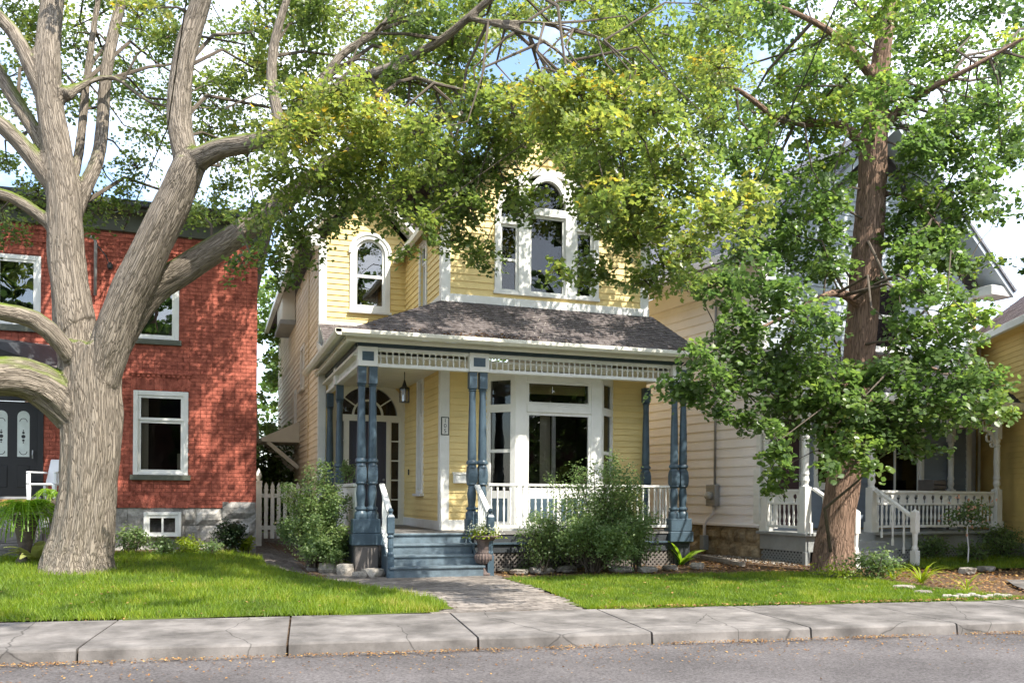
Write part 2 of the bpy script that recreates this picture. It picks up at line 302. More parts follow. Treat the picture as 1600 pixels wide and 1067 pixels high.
for k, (x, y) in enumerate(ca):
    z = float(g(x+.1, y+.05))+.012+random.uniform(-.003, .003)
    if k < 300:
        o = obj('paver', um, PAVE, path); o.location = (x, y, z); o.rotation_euler = (random.uniform(-.012, .012), random.uniform(-.01, .01), random.uniform(-.02, .02))
    else: st.box(x, x+.208, y, y+.1, z-.06, z)
tag(st.build('paver_field', PAVE, path), kind='stuff')
# lawns
def lawn(name, poly, nblades, hmin, hmax, label, seedt):
    P = dens(poly, 5); xs_ = [p[0] for p in P]; ys_ = [p[1] for p in P]
    x0, x1, y0, y1 = min(xs_), max(xs_), min(ys_), max(ys_); nx = int((x1-x0)/.22)+1; ny = int((y1-y0)/.22)+1
    gx, gy = np.linspace(x0, x1, nx), np.linspace(y0, y1, ny); b = MB()
    for j in range(ny-1):
        cx = (gx[:-1]+gx[1:])/2; k = inpoly(cx, np.full(nx-1, (gy[j]+gy[j+1])/2), poly)
        for i in np.nonzero(k)[0]:
            q = [(gx[i], gy[j]), (gx[i+1], gy[j]), (gx[i+1], gy[j+1]), (gx[i], gy[j+1])]
            b.add([(x, y, float(g(x, y))+.015) for x, y in q], [(0, 1, 2, 3)])
    lo = tag(b.build(name, LAWN), kind='structure')
    x = rng.uniform(x0, x1, nblades*3); y = y0+(y1-y0)*rng.random(nblades*3)**1.35; k = inpoly(x, y, poly); x = x[k][:nblades]; y = y[k][:nblades]; n = len(x)
    P = np.stack([x, y, g(x, y)+.005], 1); a = rng.uniform(0, 2*math.pi, n)
    pn = np.array([noise.noise((px*1.1, py*1.1, seedt)) for px, py in zip(x, y)])
    h = rng.uniform(hmin, hmax, n)*(1+.5*pn); wd = rng.uniform(.004, .008, n); le = rng.normal(0, .45, (n, 2))
    dx, dy = np.cos(a)*wd, np.sin(a)*wd
    V = np.zeros((n, 3, 3)); V[:, 0] = P+np.stack([dx, dy, 0*dx], 1); V[:, 1] = P-np.stack([dx, dy, 0*dx], 1); V[:, 2] = P+np.stack([le[:, 0]*h, le[:, 1]*h, h], 1)
    pn2 = np.array([noise.noise((px*3.1, py*3.1, seedt+4)) for px, py in zip(x, y)]); t = np.clip(.45+.5*pn+.45*pn2+rng.normal(0, .15, n), 0, 1)
    o = obj('grass', npmesh('grass', V.reshape(-1, 3), np.arange(n*3), np.arange(n)*3, np.full(n, 3), t), GRASS); tag(o, label, 'grass', kind='stuff')
LAWN_L = [(-13, 11.3), (2.38, 9.74), (2.68, 10.2), (2.68, 11.0), (2.3, 12.3), (1.65, 13.8), (1.2, 14.9), (.9, 15.6), (.9, 17.2), (-4, 17.3), (-13, 17.3)]
LAWN_R = [(4.16, 9.54), (10.2, 8.93), (9.9, 10.2), (9.9, 11.6), (10.3, 12.6), (8.8, 12.75), (6.6, 12.9), (4.9, 13.3), (4.5, 13.4), (4.44, 12.2), (4.34, 10.8)]
lawn('lawn', LAWN_L, 120000, .05, .10, 'bright green mown grass in front of the red brick house', 1.)
lawn('lawn', LAWN_R, 60000, .03, .07, 'yellow green grass in front of the yellow house porch', 5.)
LAWN_F = [(11.4, 13.0), (13.5, 12.6), (20, 12.0), (20, 15.5), (17.2, 15.2), (13.2, 14.3), (12.2, 13.6)]
lawn('lawn', LAWN_F, 16000, .05, .10, 'dark green grass by the grey porch at right', 9.)
def litter(name, label, pts, size, m=FALL, up=.25):
    P = np.array(pts); n = len(P); Nr = rng.normal(0, up, (n, 3)); Nr[:, 2] += 1
    o = leaves(name, P, Nr, rng.uniform(.6, 1.2, n)*size, rng.random(n), m, None, droop=0); tag(o, label, 'leaf litter', kind='stuff')
pts = []
for _ in range(5200):
    s = random.uniform(-6, 9); nn_ = noise.noise((s*.9, 4, 0))+.6*noise.noise((s*3.1, 1, 0))
    if random.random() > .55+.9*nn_: continue
    t = -abs(random.gauss(0, .05+.06*max(0, nn_)))-.045; pts.append(kp(s, t, -.108+random.uniform(0, .02)))
for _ in range(1500):
    q = kp(random.uniform(-6, 9), -.1-abs(random.gauss(0, .6)), -.110); pts.append(q)
litter('gutter_leaves', 'orange brown fallen leaves and twigs along the kerb on the road', pts, .024)
pts = [(x, ysw(x)+random.gauss(0, .05), float(g(x, ysw(x)))+.04) for x in (random.uniform(4.3, 11) for _ in range(420))] + [(x, y, float(g(x, y))+.05) for x, y in ((random.uniform(-4, 10), random.uniform(9.8, 13)) for _ in range(380)) if not 2.4 < x < 4.2]
litter('lawn_leaves', 'small fallen leaves scattered on the lawn edge', pts, .04)
pts = [(x, y, float(g(x, y))+.01) for x, y in ((random.uniform(8.4, 12.6), random.uniform(12.3, 15.4)) for _ in range(1700)) if y < 20-.35*x+.9*x*.4 or True]
pts += [(random.uniform(10.4, 18), 0, 0) for _ in range(0)] + [(x, y, float(g(x, y))+.012) for x, y in ((random.uniform(10.2, 17), random.uniform(9.6, 12.4)) for _ in range(2600))]
litter('bed_leaves', 'brown dry leaves covering the soil beside the leaning tree', pts, .055)
pts = [(x, y, float(g(x, y))+.01) for x, y in ((random.uniform(4.5, 9), random.uniform(12.8, 14.6)) for _ in range(900))]
litter('porch_bed_leaves', 'brown dry leaves on the soil bed before the porch lattice', pts, .045)
# ------------------------------------------------------------------ building kit (local wall frame: x right, y into wall, z up)
CB = MB().add([(0,0,0),(0,-.024,0),(0,-.006,1),(0,0,1),(1,0,0),(1,-.024,0),(1,-.006,1),(1,0,1)], [(0,1,2,3),(4,7,6,5),(1,5,6,2),(0,4,5,1),(3,2,6,7),(0,3,7,4)])
CBM = {}
def cbmesh(m):
    if m.name not in CBM: CBM[m.name] = CB.mesh('clapboard'); CBM[m.name].materials.append(m)
    return CBM[m.name]
def intervals(x0, x1, za, zb, holes, wide):
    iv = [(x0, x1)]
    for h in holes:
        if callable(h): r = h(za if wide else (za+zb)/2); r = r or (h(zb) if wide else None)
        else: r = (h[0], h[1]) if (h[2] < zb-1e-4 and h[3] > za+1e-4) else None
        if not r: continue
        nv = []
        for a, b in iv:
            if r[0] > a: nv.append((a, min(b, r[0])))
            if r[1] < b: nv.append((max(a, r[1]), b))
        iv = [(a, b) for a, b in nv if b-a > .01]
    return iv
def wall(house, T, x0, x1, z0, z1, m, holes=(), expo=.115, lim=None, name='wall', back=None, thick=.12, boards=True):
    br = {z0, z1}; k = 0
    rows = [z0+expo*i for i in range(int((z1-z0)/expo)+1)]; rows.append(z1)
    fine = list(rows)
    for h in holes:
        if not callable(h): fine += [h[2], h[3]]
        else: fine += list(np.arange(z0, z1, .03))
    if lim: fine += list(np.arange(z0, z1, .05))
    fine = sorted(set(round(z, 4) for z in fine if z0 <= z <= z1)); b = MB()
    for za, zb in zip(fine[:-1], fine[1:]):
        if zb-za < .002: continue
        xa, xb = lim((za+zb)/2) if lim else (x0, x1)
        if xb-xa < .02: continue
        for p, q in intervals(xa, xb, za, zb, holes, False): b.box(p, q, 0, thick, za, zb)
    wo = b.build(name, back or m, house, T)
    if boards:
        hz = sorted(set([round(z, 4) for z in rows] + [round(h[j], 4) for h in holes if not callable(h) for j in (2, 3) if z0 < h[j] < z1])); hz = [z for z in hz if z <= z1]
        for za, zb in zip(hz[:-1], hz[1:]):
            if zb-za < .012: continue
            xa, xb = lim(zb) if lim else (x0, x1)
            if xb-xa < .03: continue
            for p, q in intervals(xa, xb, za, zb, holes, True):
                o = obj('clapboard', cbmesh(m), None, wo); o.location = (p, 0, za-.004); o.scale = (q-p, 1, zb-za+.004)
    return wo
def TY(y, x=0): return Matrix.Translation((x, y, 0))
def TX(x): return Matrix.Translation((x, 0, 0)) @ Matrix(((0, 1, 0, 0), (-1, 0, 0, 0), (0, 0, 1, 0), (0, 0, 0, 1)))
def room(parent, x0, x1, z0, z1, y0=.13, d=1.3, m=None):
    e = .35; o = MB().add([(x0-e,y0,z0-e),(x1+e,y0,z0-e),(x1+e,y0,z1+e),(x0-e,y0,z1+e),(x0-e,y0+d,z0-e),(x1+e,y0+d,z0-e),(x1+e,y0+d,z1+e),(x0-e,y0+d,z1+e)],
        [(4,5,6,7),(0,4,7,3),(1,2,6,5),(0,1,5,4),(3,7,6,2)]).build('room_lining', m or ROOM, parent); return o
def window(house, T, x0, x1, z0, z1, cw=.11, rails=(), mun=(), sill=True, fm=None, glass=None, sash=.045, head=0., inner=True, cp=.045, sillm=None, sillz=.05):
    """casing outer bounds x0..x1, z0..z1"""
    fm = fm or WHITE; glass = glass or GLASS; b = MB()
    b.box(x0, x0+cw, -cp, .12, z0, z1); b.box(x1-cw, x1, -cp, .12, z0, z1); b.box(x0+cw, x1-cw, -cp, .12, z1-cw, z1); b.box(x0+cw, x1-cw, -cp, .12, z0, z0+cw*.6)
    wn = bevel(b.build('window', fm, house, T), .006)
    if sill: bevel(MB().box(x0-.05, x1+.05, -cp-.06, .02, z0-sillz-.002, z0-.002).build('sill', sillm or fm, wn), .005)
    xa, xb, za, zb = x0+cw, x1-cw, z0+cw*.6, z1-cw; zs = [za]+list(rails)+[zb]
    for i, (p, q) in enumerate(zip(zs[:-1], zs[1:])):
        y = .0 if i == len(zs)-2 else .025; s = MB(); xs = [xa]+list(mun)+[xb]
        s.box(xa+.001, xa+sash, y, y+.05, p+.001, q-.001); s.box(xb-sash, xb-.001, y, y+.05, p+.001, q-.001); s.box(xa+sash, xb-sash, y, y+.05, p+.001, p+sash); s.box(xa+sash, xb-sash, y, y+.05, q-sash, q-.001)
        for xm in mun: s.box(xm-.018, xm+.018, y+.005, y+.045, p+sash, q-sash)
        s.build('sash', fm, wn)
        MB().box(xa+sash-.005, xb-sash+.005, y+.03, y+.034, p+sash-.005, q-sash+.005).build('pane', glass, wn)
    if inner: room(wn, xa, xb, za, zb)
    return wn
def archwin(house, T, cx, hw, z0, zs, cw=.12, rail=None, rise=None, fm=None, glass=None, sill=True):
    """half round headed window: opening half width hw (outer casing), spring line zs"""
    fm = fm or WHITE; glass = glass or GLASS; rise = rise or hw; ez = rise/hw; b = MB(); pi = math.pi
    b.box(cx-hw, cx-hw+cw, -.05, .12, z0, zs); b.box(cx+hw-cw, cx+hw, -.05, .12, z0, zs); b.box(cx-hw+cw, cx+hw-cw, -.05, .12, z0, z0+.08); b.ring(cx, zs, hw-cw, hw, 0, pi, -.05, .12, 24, ez)
    b.ring(cx, zs, hw-.03, hw+.03, 0, pi, -.075, 0, 24, ez)
    wn = b.build('window', fm, house, T); s = MB(); r = hw-cw
    s.box(cx-r, cx-r+.05, .0, .05, z0+.08, zs); s.box(cx+r-.05, cx+r, .0, .05, z0+.08, zs); s.box(cx-r+.05, cx+r-.05, .0, .05, z0+.08, z0+.14); s.ring(cx, zs, r-.05, r, 0, pi, .0, .05, 20, ez)
    if rail: s.box(cx-r+.05, cx+r-.05, -.005, .06, rail-.03, rail+.03)
    s.build('sash', fm, wn)
    poly = [(cx-r, z0+.08), (cx+r, z0+.08)] + [(cx+r*math.cos(a), zs+ez*r*math.sin(a)) for a in np.linspace(0, pi, 17)]
    if rail:
        MB().box(cx-r+.02, cx+r-.02, .032, .036, z0+.1, rail).build('pane', glass, wn); poly = [(cx-r, rail), (cx+r, rail)]+poly[2:]
    MB().prism(poly, .026, .030).build('pane', glass, wn); room(wn, cx-r, cx+r, z0, zs+rise)
    if sill: bevel(MB().box(cx-hw-.03, cx+hw+.03, -.1, .02, z0-.052, z0-.002).build('sill', fm, wn), .005)
    return wn
def shingles(parent, A, B, C, Dp, m, expo=.125, tabw=.27, name='shingles'):
    """roof quad eave A->B, top D->C as individual tabs joined in one part over a deck"""
    A, B, C, Dp = map(Vector, (A, B, C, Dp)); n = (B-A).cross(Dp-A); n = n.normalized() if n.length > 1e-6 else (B-A).cross(C-A).normalized()
    ln = max((Dp-A).length, (C-B).length); rows = max(2, int(ln/expo)); b = MB()
    for i in range(rows):
        p, q = A.lerp(Dp, i/rows), B.lerp(C, i/rows); p2, q2 = A.lerp(Dp, min(1, (i+1.12)/rows)), B.lerp(C, min(1, (i+1.12)/rows))
        k = max(1, int((q-p).length/tabw)); off = (i % 2)*.5
        ts = sorted(set([0.]+[min(1, max(0, (j+off+random.uniform(-.06, .06))/k)) for j in range(k+1)]+[1.]))
        for t0, t1 in zip(ts[:-1], ts[1:]):
            if t1-t0 < 1e-4: continue
            h = random.uniform(.010, .016); e = (B-A).normalized()*.003; s = (p-p2).normalized()*random.uniform(0, .012)
            a0, a1, a2, a3 = p.lerp(q, t0)+e+s, p.lerp(q, t1)-e+s, p2.lerp(q2, t1)-e, p2.lerp(q2, t0)+e
            b.add([a0+n*h, a1+n*h, a2+n*.004, a3+n*.004, a0, a1], [(0, 1, 2, 3), (4, 5, 1, 0)])
    return tag(b.build(name, m, parent), kind='stuff')
def roofpart(house, A, B, C, Dp, m, th=.05, name='roof', edge=None, **kw):
    A, B, C, Dp = map(Vector, (A, B, C, Dp)); n = (B-A).cross(C-A).normalized(); n = n if n.z > 0 else -n
    q = [A, B, C, Dp]; tri = (C-Dp).length < 1e-3
    if tri: q = [A, B, C]
    k = len(q); r = MB().add([p-n*.004 for p in q]+[p-n*th for p in q], [tuple(range(k)), tuple(range(2*k-1, k-1, -1))]+[(i, i+k, (i+1) % k+k, (i+1) % k) for i in range(k)]).build(name, edge or m, house)
    shingles(r, A, B, C, Dp, m, **kw); return r
def lattice(house, T, x0, x1, z0, z1, m, pitch=.085, wd=.014):
    b = MB(); h = z1-z0; x = x0-h
    def seg(xa, za, xb, zb, y):
        t = Vector((xb-xa, 0, zb-za)).normalized(); nn = Vector((-t.z, 0, t.x))*wd; a, c = Vector((xa, y, za)), Vector((xb, y, zb))
        b.add([a-nn, c-nn, c+nn, a+nn], [(0, 1, 2, 3)])
        b.add([a-nn+Vector((0, .008, 0)), c-nn+Vector((0, .008, 0)), c+nn+Vector((0, .008, 0)), a+nn+Vector((0, .008, 0))], [(3, 2, 1, 0)])
    while x < x1+h:
        a0, a1 = max(x, x0), min(x+h, x1)
        if a1 > a0: seg(a0, z0+a0-x, a1, z0+a1-x, 0.); seg(a0, z1-(a0-x), a1, z1-(a1-x), .012)
        x += pitch
    return b.build('lattice', m, house, T)
# ------------------------------------------------------------------ YELLOW HOUSE (middle)
H = thing('yellow_house', 'yellow clapboard house with blue and white columned porch', 'house')
YP, YR, YD, XL, XC, XR = 14.7, 15.75, 19.0, 2.15, 3.97, 8.1; FL = .69; CEIL = 3.62; pi = math.pi
# side wall (faces left)
wall(H, TX(XL), -31, -YD, .35, 6.7, mat('side_yellow_lit', (.80, .72, .58), .6, .1, 1.5, .2, 40, orand=.06), [(-22.9, -22.0, 3.9, 5.0), (-24.6, -24.0, 3.0, 4.1)], .135)  # house yellow made paler on this side, bounce light put into the colour
for a, b_, c, d_ in ((-22.9, -22.0, 3.9, 5.0), (-24.6, -24.0, 3.0, 4.1)): window(H, TX(XL), a, b_, c, d_, .1, inner=False, rails=(c+.55,))
bevel(MB().box(XL-.03, XL+.13, YD-.035, YD+.12, .4, 6.6).build('corner_board', WHITE, H), .006)
MB().box(XL-.035, XL-.005, YD+2.0, YD+2.09, .5, 6.6).build('downpipe', mat('ochre_pipe', (.6, .5, .32), .5), H)
bx = MB(); bx.box(XL-.36, XL-.03, 24.6, 26.6, 6.0, 8.3); bx.build('side_bay', CREAM, H); MB().box(XL-.42, XL-.03, 24.5, 26.7, 5.88, 5.998).build('side_bay_base', PGREY, H)
# side door canopy
cp = MB(); cp.add([(XL-.95, 23.2, 2.75), (XL-.95, 24.9, 2.75), (XL-.02, 24.9, 3.18), (XL-.02, 23.2, 3.18)], [(0, 3, 2, 1)]); cp.add([(XL-.95, 23.2, 2.65), (XL-.95, 24.9, 2.65), (XL-.02, 24.9, 2.65), (XL-.02, 23.2, 2.65), (XL-.95, 23.2, 2.748), (XL-.95, 24.9, 2.748), (XL-.02, 24.9, 3.178), (XL-.02, 23.2, 3.178)], [(0,1,2,3),(4,7,6,5),(0,4,5,1),(3,2,6,7),(0,3,7,4),(1,5,6,2)])
cp.bar((XL-.8, 23.3, 2.65), (XL-.03, 23.3, 2.0), .05, .05); cp.bar((XL-.8, 24.8, 2.65), (XL-.03, 24.8, 2.0), .05, .05); cp.build('side_door_canopy', CREAM, H)
# recessed entrance wall (faces street): lower with arched doorway, upper with arched window
DX, DR, DS = 3.17, .80, 3.0
def darch(z): return (DX-DR+.05, DX+DR-.05) if z < DS else ((DX-math.sqrt((DR-.04)**2-(z-DS)**2), DX+math.sqrt((DR-.04)**2-(z-DS)**2)) if z-DS < DR-.04 else None)
wall(H, TY(YD), XL+.13, XC, FL, 3.95, YEL, [darch], .115)
AX, AHW, AZ0, AZS = 3.19, .43, 5.23, 6.45
def aarch(z): return None if z < AZ0 else ((AX-AHW+.05, AX+AHW-.05) if z < AZS else ((AX-math.sqrt((AHW-.04)**2-(z-AZS)**2), AX+math.sqrt((AHW-.04)**2-(z-AZS)**2)) if z-AZS < AHW-.04 else None))
wall(H, TY(YD), XL+.13, XC, 4.95, 7.85, YEL, [aarch], .118, lim=lambda z: (XL+.13, XC) if z < 6.75 else (XL+.13+(z-6.75)*.95, XC-(z-6.75)*.95) if z < 7.65 else (3, 3))
archwin(H, TY(YD), AX, AHW, AZ0, AZS, .11, rail=5.98, glass=GLASSR)
bevel(MB().box(XL-.02, 3.6, YD-.045, YD, 4.80, 4.96).build('skirt_board', WHITE, H), .006)
# small gable over arched window
gx = (XL+XC)/2
for s in (-1, 1):
    e = (gx+s*1.25, 6.62); t = (gx, 7.83); b = MB().prism([e, (e[0], e[1]+.16), (t[0], t[1]+.16), t] if s > 0 else [e, t, (t[0], t[1]+.16), (e[0], e[1]+.16)], YD-.42, YD-.36); b.build('rake_board', WHITE, H)
    MB().prism([e, (e[0], e[1]+.03), (t[0], t[1]+.03), t] if s > 0 else [e, t, (t[0], t[1]+.03), (e[0], e[1]+.03)], YD-.36, YD+.1).build('soffit', WHITE, H)
    bevel(MB().box(gx+s*1.06-.09, gx+s*1.06+.09, YD-.42, YD-.03, 6.42, 6.66).build('eave_bracket', WHITE, H), .01)
roofpart(H, (gx-1.3, YD-.44, 6.76), (gx-1.3, YD+5, 6.76), (gx, YD+5, 8.0), (gx, YD-.44, 8.0), SHIN)
roofpart(H, (gx+1.3, YD+5, 6.76), (gx+1.3, YD-.44, 6.76), (gx, YD-.44, 8.0), (gx, YD+5, 8.0), SHIN)
# recess side wall (faces left) of the front block
wall(H, TX(XC), -YD, -YR-.03, FL, 3.95, YEL, [(-17.62, -17.18, 1.42, 3.62)], .115)
wall(H, TX(XC), -YD, -YR-.03, 4.6, 6.6, YEL, [(-17.45, -16.95, 4.95, 6.3)], .118)
window(H, TX(XC), -17.68, -17.12, 1.36, 3.68, .09, rails=(2.92,), sash=.03, glass=GLASS)
window(H, TX(XC), -17.55, -16.9, 4.95, 6.35, .09, rails=(5.9,), sash=.035, glass=GLASS)
bevel(MB().box(XC-.03, XC-.002, YR+.1, YD-.05, FL+.002, FL+.17).build('skirt_board', WHITE, H), .005)
bevel(MB().box(XC-.035, XC+.14, YR-.03, YR+.12, FL+.002, 3.7).build('corner_board', WHITE, H), .006)
bevel(MB().box(XC-.035, XC+.14, YR-.03, YR+.12, 4.7, 6.6).build('corner_board', WHITE, H), .006)
bevel(MB().box(XR-.15, XR+.03, YR-.03, YR+.12, 4.75, 6.6).build('corner_board', WHITE, H), .006)
# front block walls
wall(H, TY(YR), XC+.14, XR, FL, 3.95, YEL, [(4.85, 7.35, FL, 3.9)], .115)
bevel(MB().box(XC+.142, 4.8, YR-.028, YR-.002, FL+.002, FL+.19).build('skirt_board', WHITE, H), .005); bevel(MB().box(7.4, XR, YR-.028, YR-.002, FL+.002, FL+.19).build('skirt_board', WHITE, H), .005)
GA = (XC+XR)/2
def warch(z):
    hw = .95
    if z < 5.12: return None
    if z < 6.45: return (5.0, 7.0)
    if z < 7.45: k = math.sqrt(max(0, 1-((z-6.45)/1.02)**2)); return (6-hw*k, 6+hw*k)
    return None
wall(H, TY(YR), XC+.14, XR-.15, 5.0, 8.6, YEL, [warch], .128, lim=lambda z: (XC+.14, XR-.15) if z < 6.5 else (XC+.14+(z-6.5)*.98, XR-.15-(z-6.5)*.98) if z < 8.4 else (6, 6))
wall(H, TX(XR)@Matrix.Rotation(pi, 4, 'Z'), YR+.2, 24, .4, 6.5, YEL, [], .13)
bevel(MB().box(XC-.04, XR+.035, YR-.045, YR+.02, 4.84, 5.0).build('skirt_board', WHITE, H), .006)
MB().box(XC-.05, XR+.045, YR-.085, YR, 4.80, 4.838).build('flashing', BLUED, H)
bevel(MB().add([(XC-.03, YD, 4.9), (XC-.03, YR, 4.83), (XC-.03, YR, 4.99), (XC-.03, YD, 4.99), (XC-.001, YD, 4.9), (XC-.001, YR, 4.83), (XC-.001, YR, 4.99), (XC-.001, YD, 4.99)], [(0,1,2,3),(4,7,6,5),(3,2,6,7),(0,4,5,1),(1,5,6,2)]).build('skirt_board', WHITE, H), .004)
# big triple window
b = MB(); z0 = 5.13
b.box(4.93, 7.07, -.06, .1, z0-.06, z0); 
for x0, x1 in ((4.95, 5.06), (5.42, 5.64), (6.36, 6.58), (6.94, 7.05)): b.box(x0, x1, -.05, .1, z0, 6.48 if x0 in (4.95, 6.94) else 7.22)
b.ring(6, 6.46, .94, 1.05, 0, pi, -.06, .1, 28, .97); b.ring(6, 6.9, .30, .40, .0, pi, -.065, .1, 20, 1.2)
for x0, x1 in ((5.06, 5.42), (6.58, 6.94)): b.box(x0, x1, -.04, .1, 6.38, 6.50)
b.box(5.64, 6.36, -.045, .1, 6.60, 6.74)
bw = b.build('triple_window', WHITE, H, TY(YR))
for x0, x1, za, zb, r in ((5.06, 5.42, z0, 6.38, 5.72), (6.58, 6.94, z0, 6.38, 5.72), (5.64, 6.36, z0, 6.6, None)):
    s = MB(); q = .045
    s.box(x0, x0+q, .01, .06, za, zb); s.box(x1-q, x1, .01, .06, za, zb); s.box(x0+q, x1-q, .01, .06, za, za+q); s.box(x0+q, x1-q, .01, .06, zb-q, zb)
    if r: s.box(x0+q, x1-q, .0, .06, r-.02, r+.025)
    s.build('sash', WHITE, bw)
    if r: MB().box(x0+.02, x1-.02, .04, .044, za+.02, r).build('pane', GLASS, bw); MB().box(x0+.02, x1-.02, .03, .034, r, zb-.02).build('pane', GLASS, bw)
    else: MB().box(x0+.02, x1-.02, .035, .039, za+.02, zb-.02).build('pane', GLASS, bw)
q = [(6+.95*math.cos(a), 6.46+.92*math.sin(a)) for a in np.linspace(.36*pi, 0, 9)]
MB().prism([(6.58, 6.5)]+[(6.93, 6.5)]+q[::-1][1:]+[(6.58, 7.2)], .04, .044).build('pane', GLASSR, bw)
MB().prism([(5.07, 6.5), (5.42, 6.5), (5.42, 7.2)]+[(12-x, z) for x, z in q[:-1]], .04, .044).build('pane', GLASSR, bw)
MB().prism([(5.66, 6.74), (6.34, 6.74), (6.34, 6.95)]+[(6+.34*math.cos(a), 6.92+.4*math.sin(a)) for a in np.linspace(0, pi, 11)]+[(5.66, 6.95)], .035, .039).build('pane', GLASS, bw)
room(bw, 5.0, 7.0, 5.1, 7.3)
# gable of the front block
for s in (-1, 1):
    e = (GA+s*2.22, 6.34); t = (GA, 8.62); mk = lambda dz: [e, (e[0], e[1]+dz), (t[0], t[1]+dz), t] if s > 0 else [e, t, (t[0], t[1]+dz), (e[0], e[1]+dz)]
    MB().prism(mk(.2), YR-.50, YR-.44).build('rake_board', WHITE, H); MB().prism(mk(.03), YR-.44, YR+.05).build('soffit', BLUED, H)
    b = MB().box(GA+s*2.12-.12, GA+s*2.12+.12, YR-.4, YR-.03, 6.26, 6.42); bevel(b.build('eave_return', WHITE, H), .01)
e = 2.27
roofpart(H, (GA-e, YR-.54, 6.42), (GA-e, YR+6, 6.42), (GA, YR+6, 8.86), (GA, YR-.54, 8.86), SHIN); roofpart(H, (GA+e, YR+6, 6.42), (GA+e, YR-.54, 6.42), (GA, YR-.54, 8.86), (GA, YR+6, 8.86), SHIN)
MB().box(GA-e-.08, GA-e+.02, YR-.5, YR+3.3, 6.30, 6.40).build('gutter', CREAM, H)
roofpart(H, (XL-.4, YD+.6, 6.75), (XL-.4, 31, 6.75), (5.1, 31, 9.3), (5.1, YD+.6, 9.3), SHIN); roofpart(H, (8.5, 31, 6.75), (8.5, YD+.6, 6.75), (5.1, YD+.6, 9.3), (5.1, 31, 9.3), SHIN)
MB().box(XL-.5, XL-.38, YD-.4, 31, 6.62, 6.76).build('gutter', WHITE, H)
# door in the arched surround
b = MB(); b.ring(DX, DS, DR-.17, DR, 0, pi, -.06, .12, 28); b.box(DX-DR, DX-DR+.1, -.06, .12, FL, DS); b.box(DX+DR-.1, DX+DR, -.06, .12, FL, DS); b.ring(DX, DS, DR-.03, DR+.03, 0, pi, -.09, -.002, 28)
b.box(DX-DR+.1, DX+DR-.1, -.03, .1, 2.90, 3.03); b.box(2.69, 2.77, -.03, .1, FL, 2.90); b.box(3.57, 3.65, -.03, .1, FL, 2.90); b.box(DX-DR+.1, 2.69, -.03, .1, FL, FL+.12); b.box(3.65, DX+DR-.1, -.03, .1, FL, FL+.12)
de = b.build('entrance_surround', CREAM, H, TY(YD))
s = MB(); s.ring(DX, 3.03, .29, .335, 0, pi, .0, .06, 18)
for a in (.2, .4, .6, .8):
    a *= pi; s.bar((DX+.33*math.cos(a), .03, 3.03+.33*math.sin(a)), (DX+.64*math.cos(a), .03, 3.03+.62*math.sin(a)), .014, .014)
s.build('fanlight_bars', CREAM, de)
MB().prism([(DX+.63*math.cos(a), 3.03+.61*math.sin(a)) for a in np.linspace(0, pi, 19)], .035, .039).build('pane', GLASS, de)
for x0, x1 in ((DX-DR+.1, 2.69), (3.65, DX+DR-.1)):
    MB().box(x0, x1, .035, .039, FL+.12, 2.9).build('pane', GLASS, de); s = MB(); s.box(x0, x0+.03, .0, .06, FL+.12, 2.9); s.box(x1-.03, x1, .0, .06, FL+.12, 2.9)
    for k in range(6): zz = FL+.12+k*(2.9-FL-.12)/5; s.box(x0+.03, x1-.03, .0, .06, zz-.014, zz+.014)
    s.build('sidelight_bars', CREAM, de)
room(de, 2.62, 3.6, 1.0, 3.5, d=1.6, m=mat('hall_wood', (.18, .075, .035), .6, .3, 2))
d = MB(); d.box(2.77, 3.57, .02, .07, FL+.03, 2.9)
do = bevel(d.build('front_door', DOORM, H, TY(YD)), .005)
for x0, x1 in ((2.85, 3.12), (3.22, 3.49)):
    for za, zb in ((.92, 1.55), (1.72, 2.78)): bevel(MB().box(x0, x1, .006, .0195, za, zb).build('door_panel', DOORM, do), .006)
MB().lathe([(.012, 0), (.03, .02), (.03, .04), (.0, .055)], 0, 0, 10).build('door_handle', METAL, do, Matrix.Translation((3.52, .02, 1.65))@Matrix.Rotation(pi/2, 4, 'X'), True)
# bay window
BY = 15.32; b = MB(); bl, br, fl, fr = 4.80, 7.40, 5.24, 6.96
b.box(fl, fl+.22, BY, BY+.12, FL, 3.6); b.box(fr-.22, fr, BY, BY+.12, FL, 3.6); b.box(fl+.22, fr-.22, BY, BY+.12, FL, 1.42); b.box(fl+.22, fr-.22, BY, BY+.12, 3.44, 3.6); b.box(fl+.22, fr-.22, BY-.01, BY+.12, 2.86, 3.0)
bay = bevel(b.build('bay_window', WHITE, H), .008)
for za, zb in ((1.42, 2.86), (3.0, 3.44)):
    s = MB(); q = .05; s.box(fl+.22, fl+.27, BY+.02, BY+.08, za, zb); s.box(fr-.27, fr-.22, BY+.02, BY+.08, za, zb); s.box(fl+.27, fr-.27, BY+.02, BY+.08, za, za+q); s.box(fl+.27, fr-.27, BY+.02, BY+.08, zb-q, zb)
    if za < 2: s.box(5.98, 6.05, BY+.055, BY+.1, za+q, zb-q)
    s.build('sash', WHITE, bay); MB().box(fl+.25, fr-.25, BY+.05, BY+.054, za+.03, zb-.03).build('pane', GLASS, bay)
MB().box(fl+.27, fr-.27, BY+.2, BY+.21, 3.22, 3.44).build('blind', BLIND, bay); MB().box(5.78, 5.98, BY+.16, BY+.17, 1.4, 2.86).build('curtain', CURT, bay)
for xa, xb in ((fl+.3, 6.06), (6.14, fr-.3)): MB().box(xa, xb, BY-.012, BY-.001, .86, 1.28).build('inset_panel', BLUE, bay)
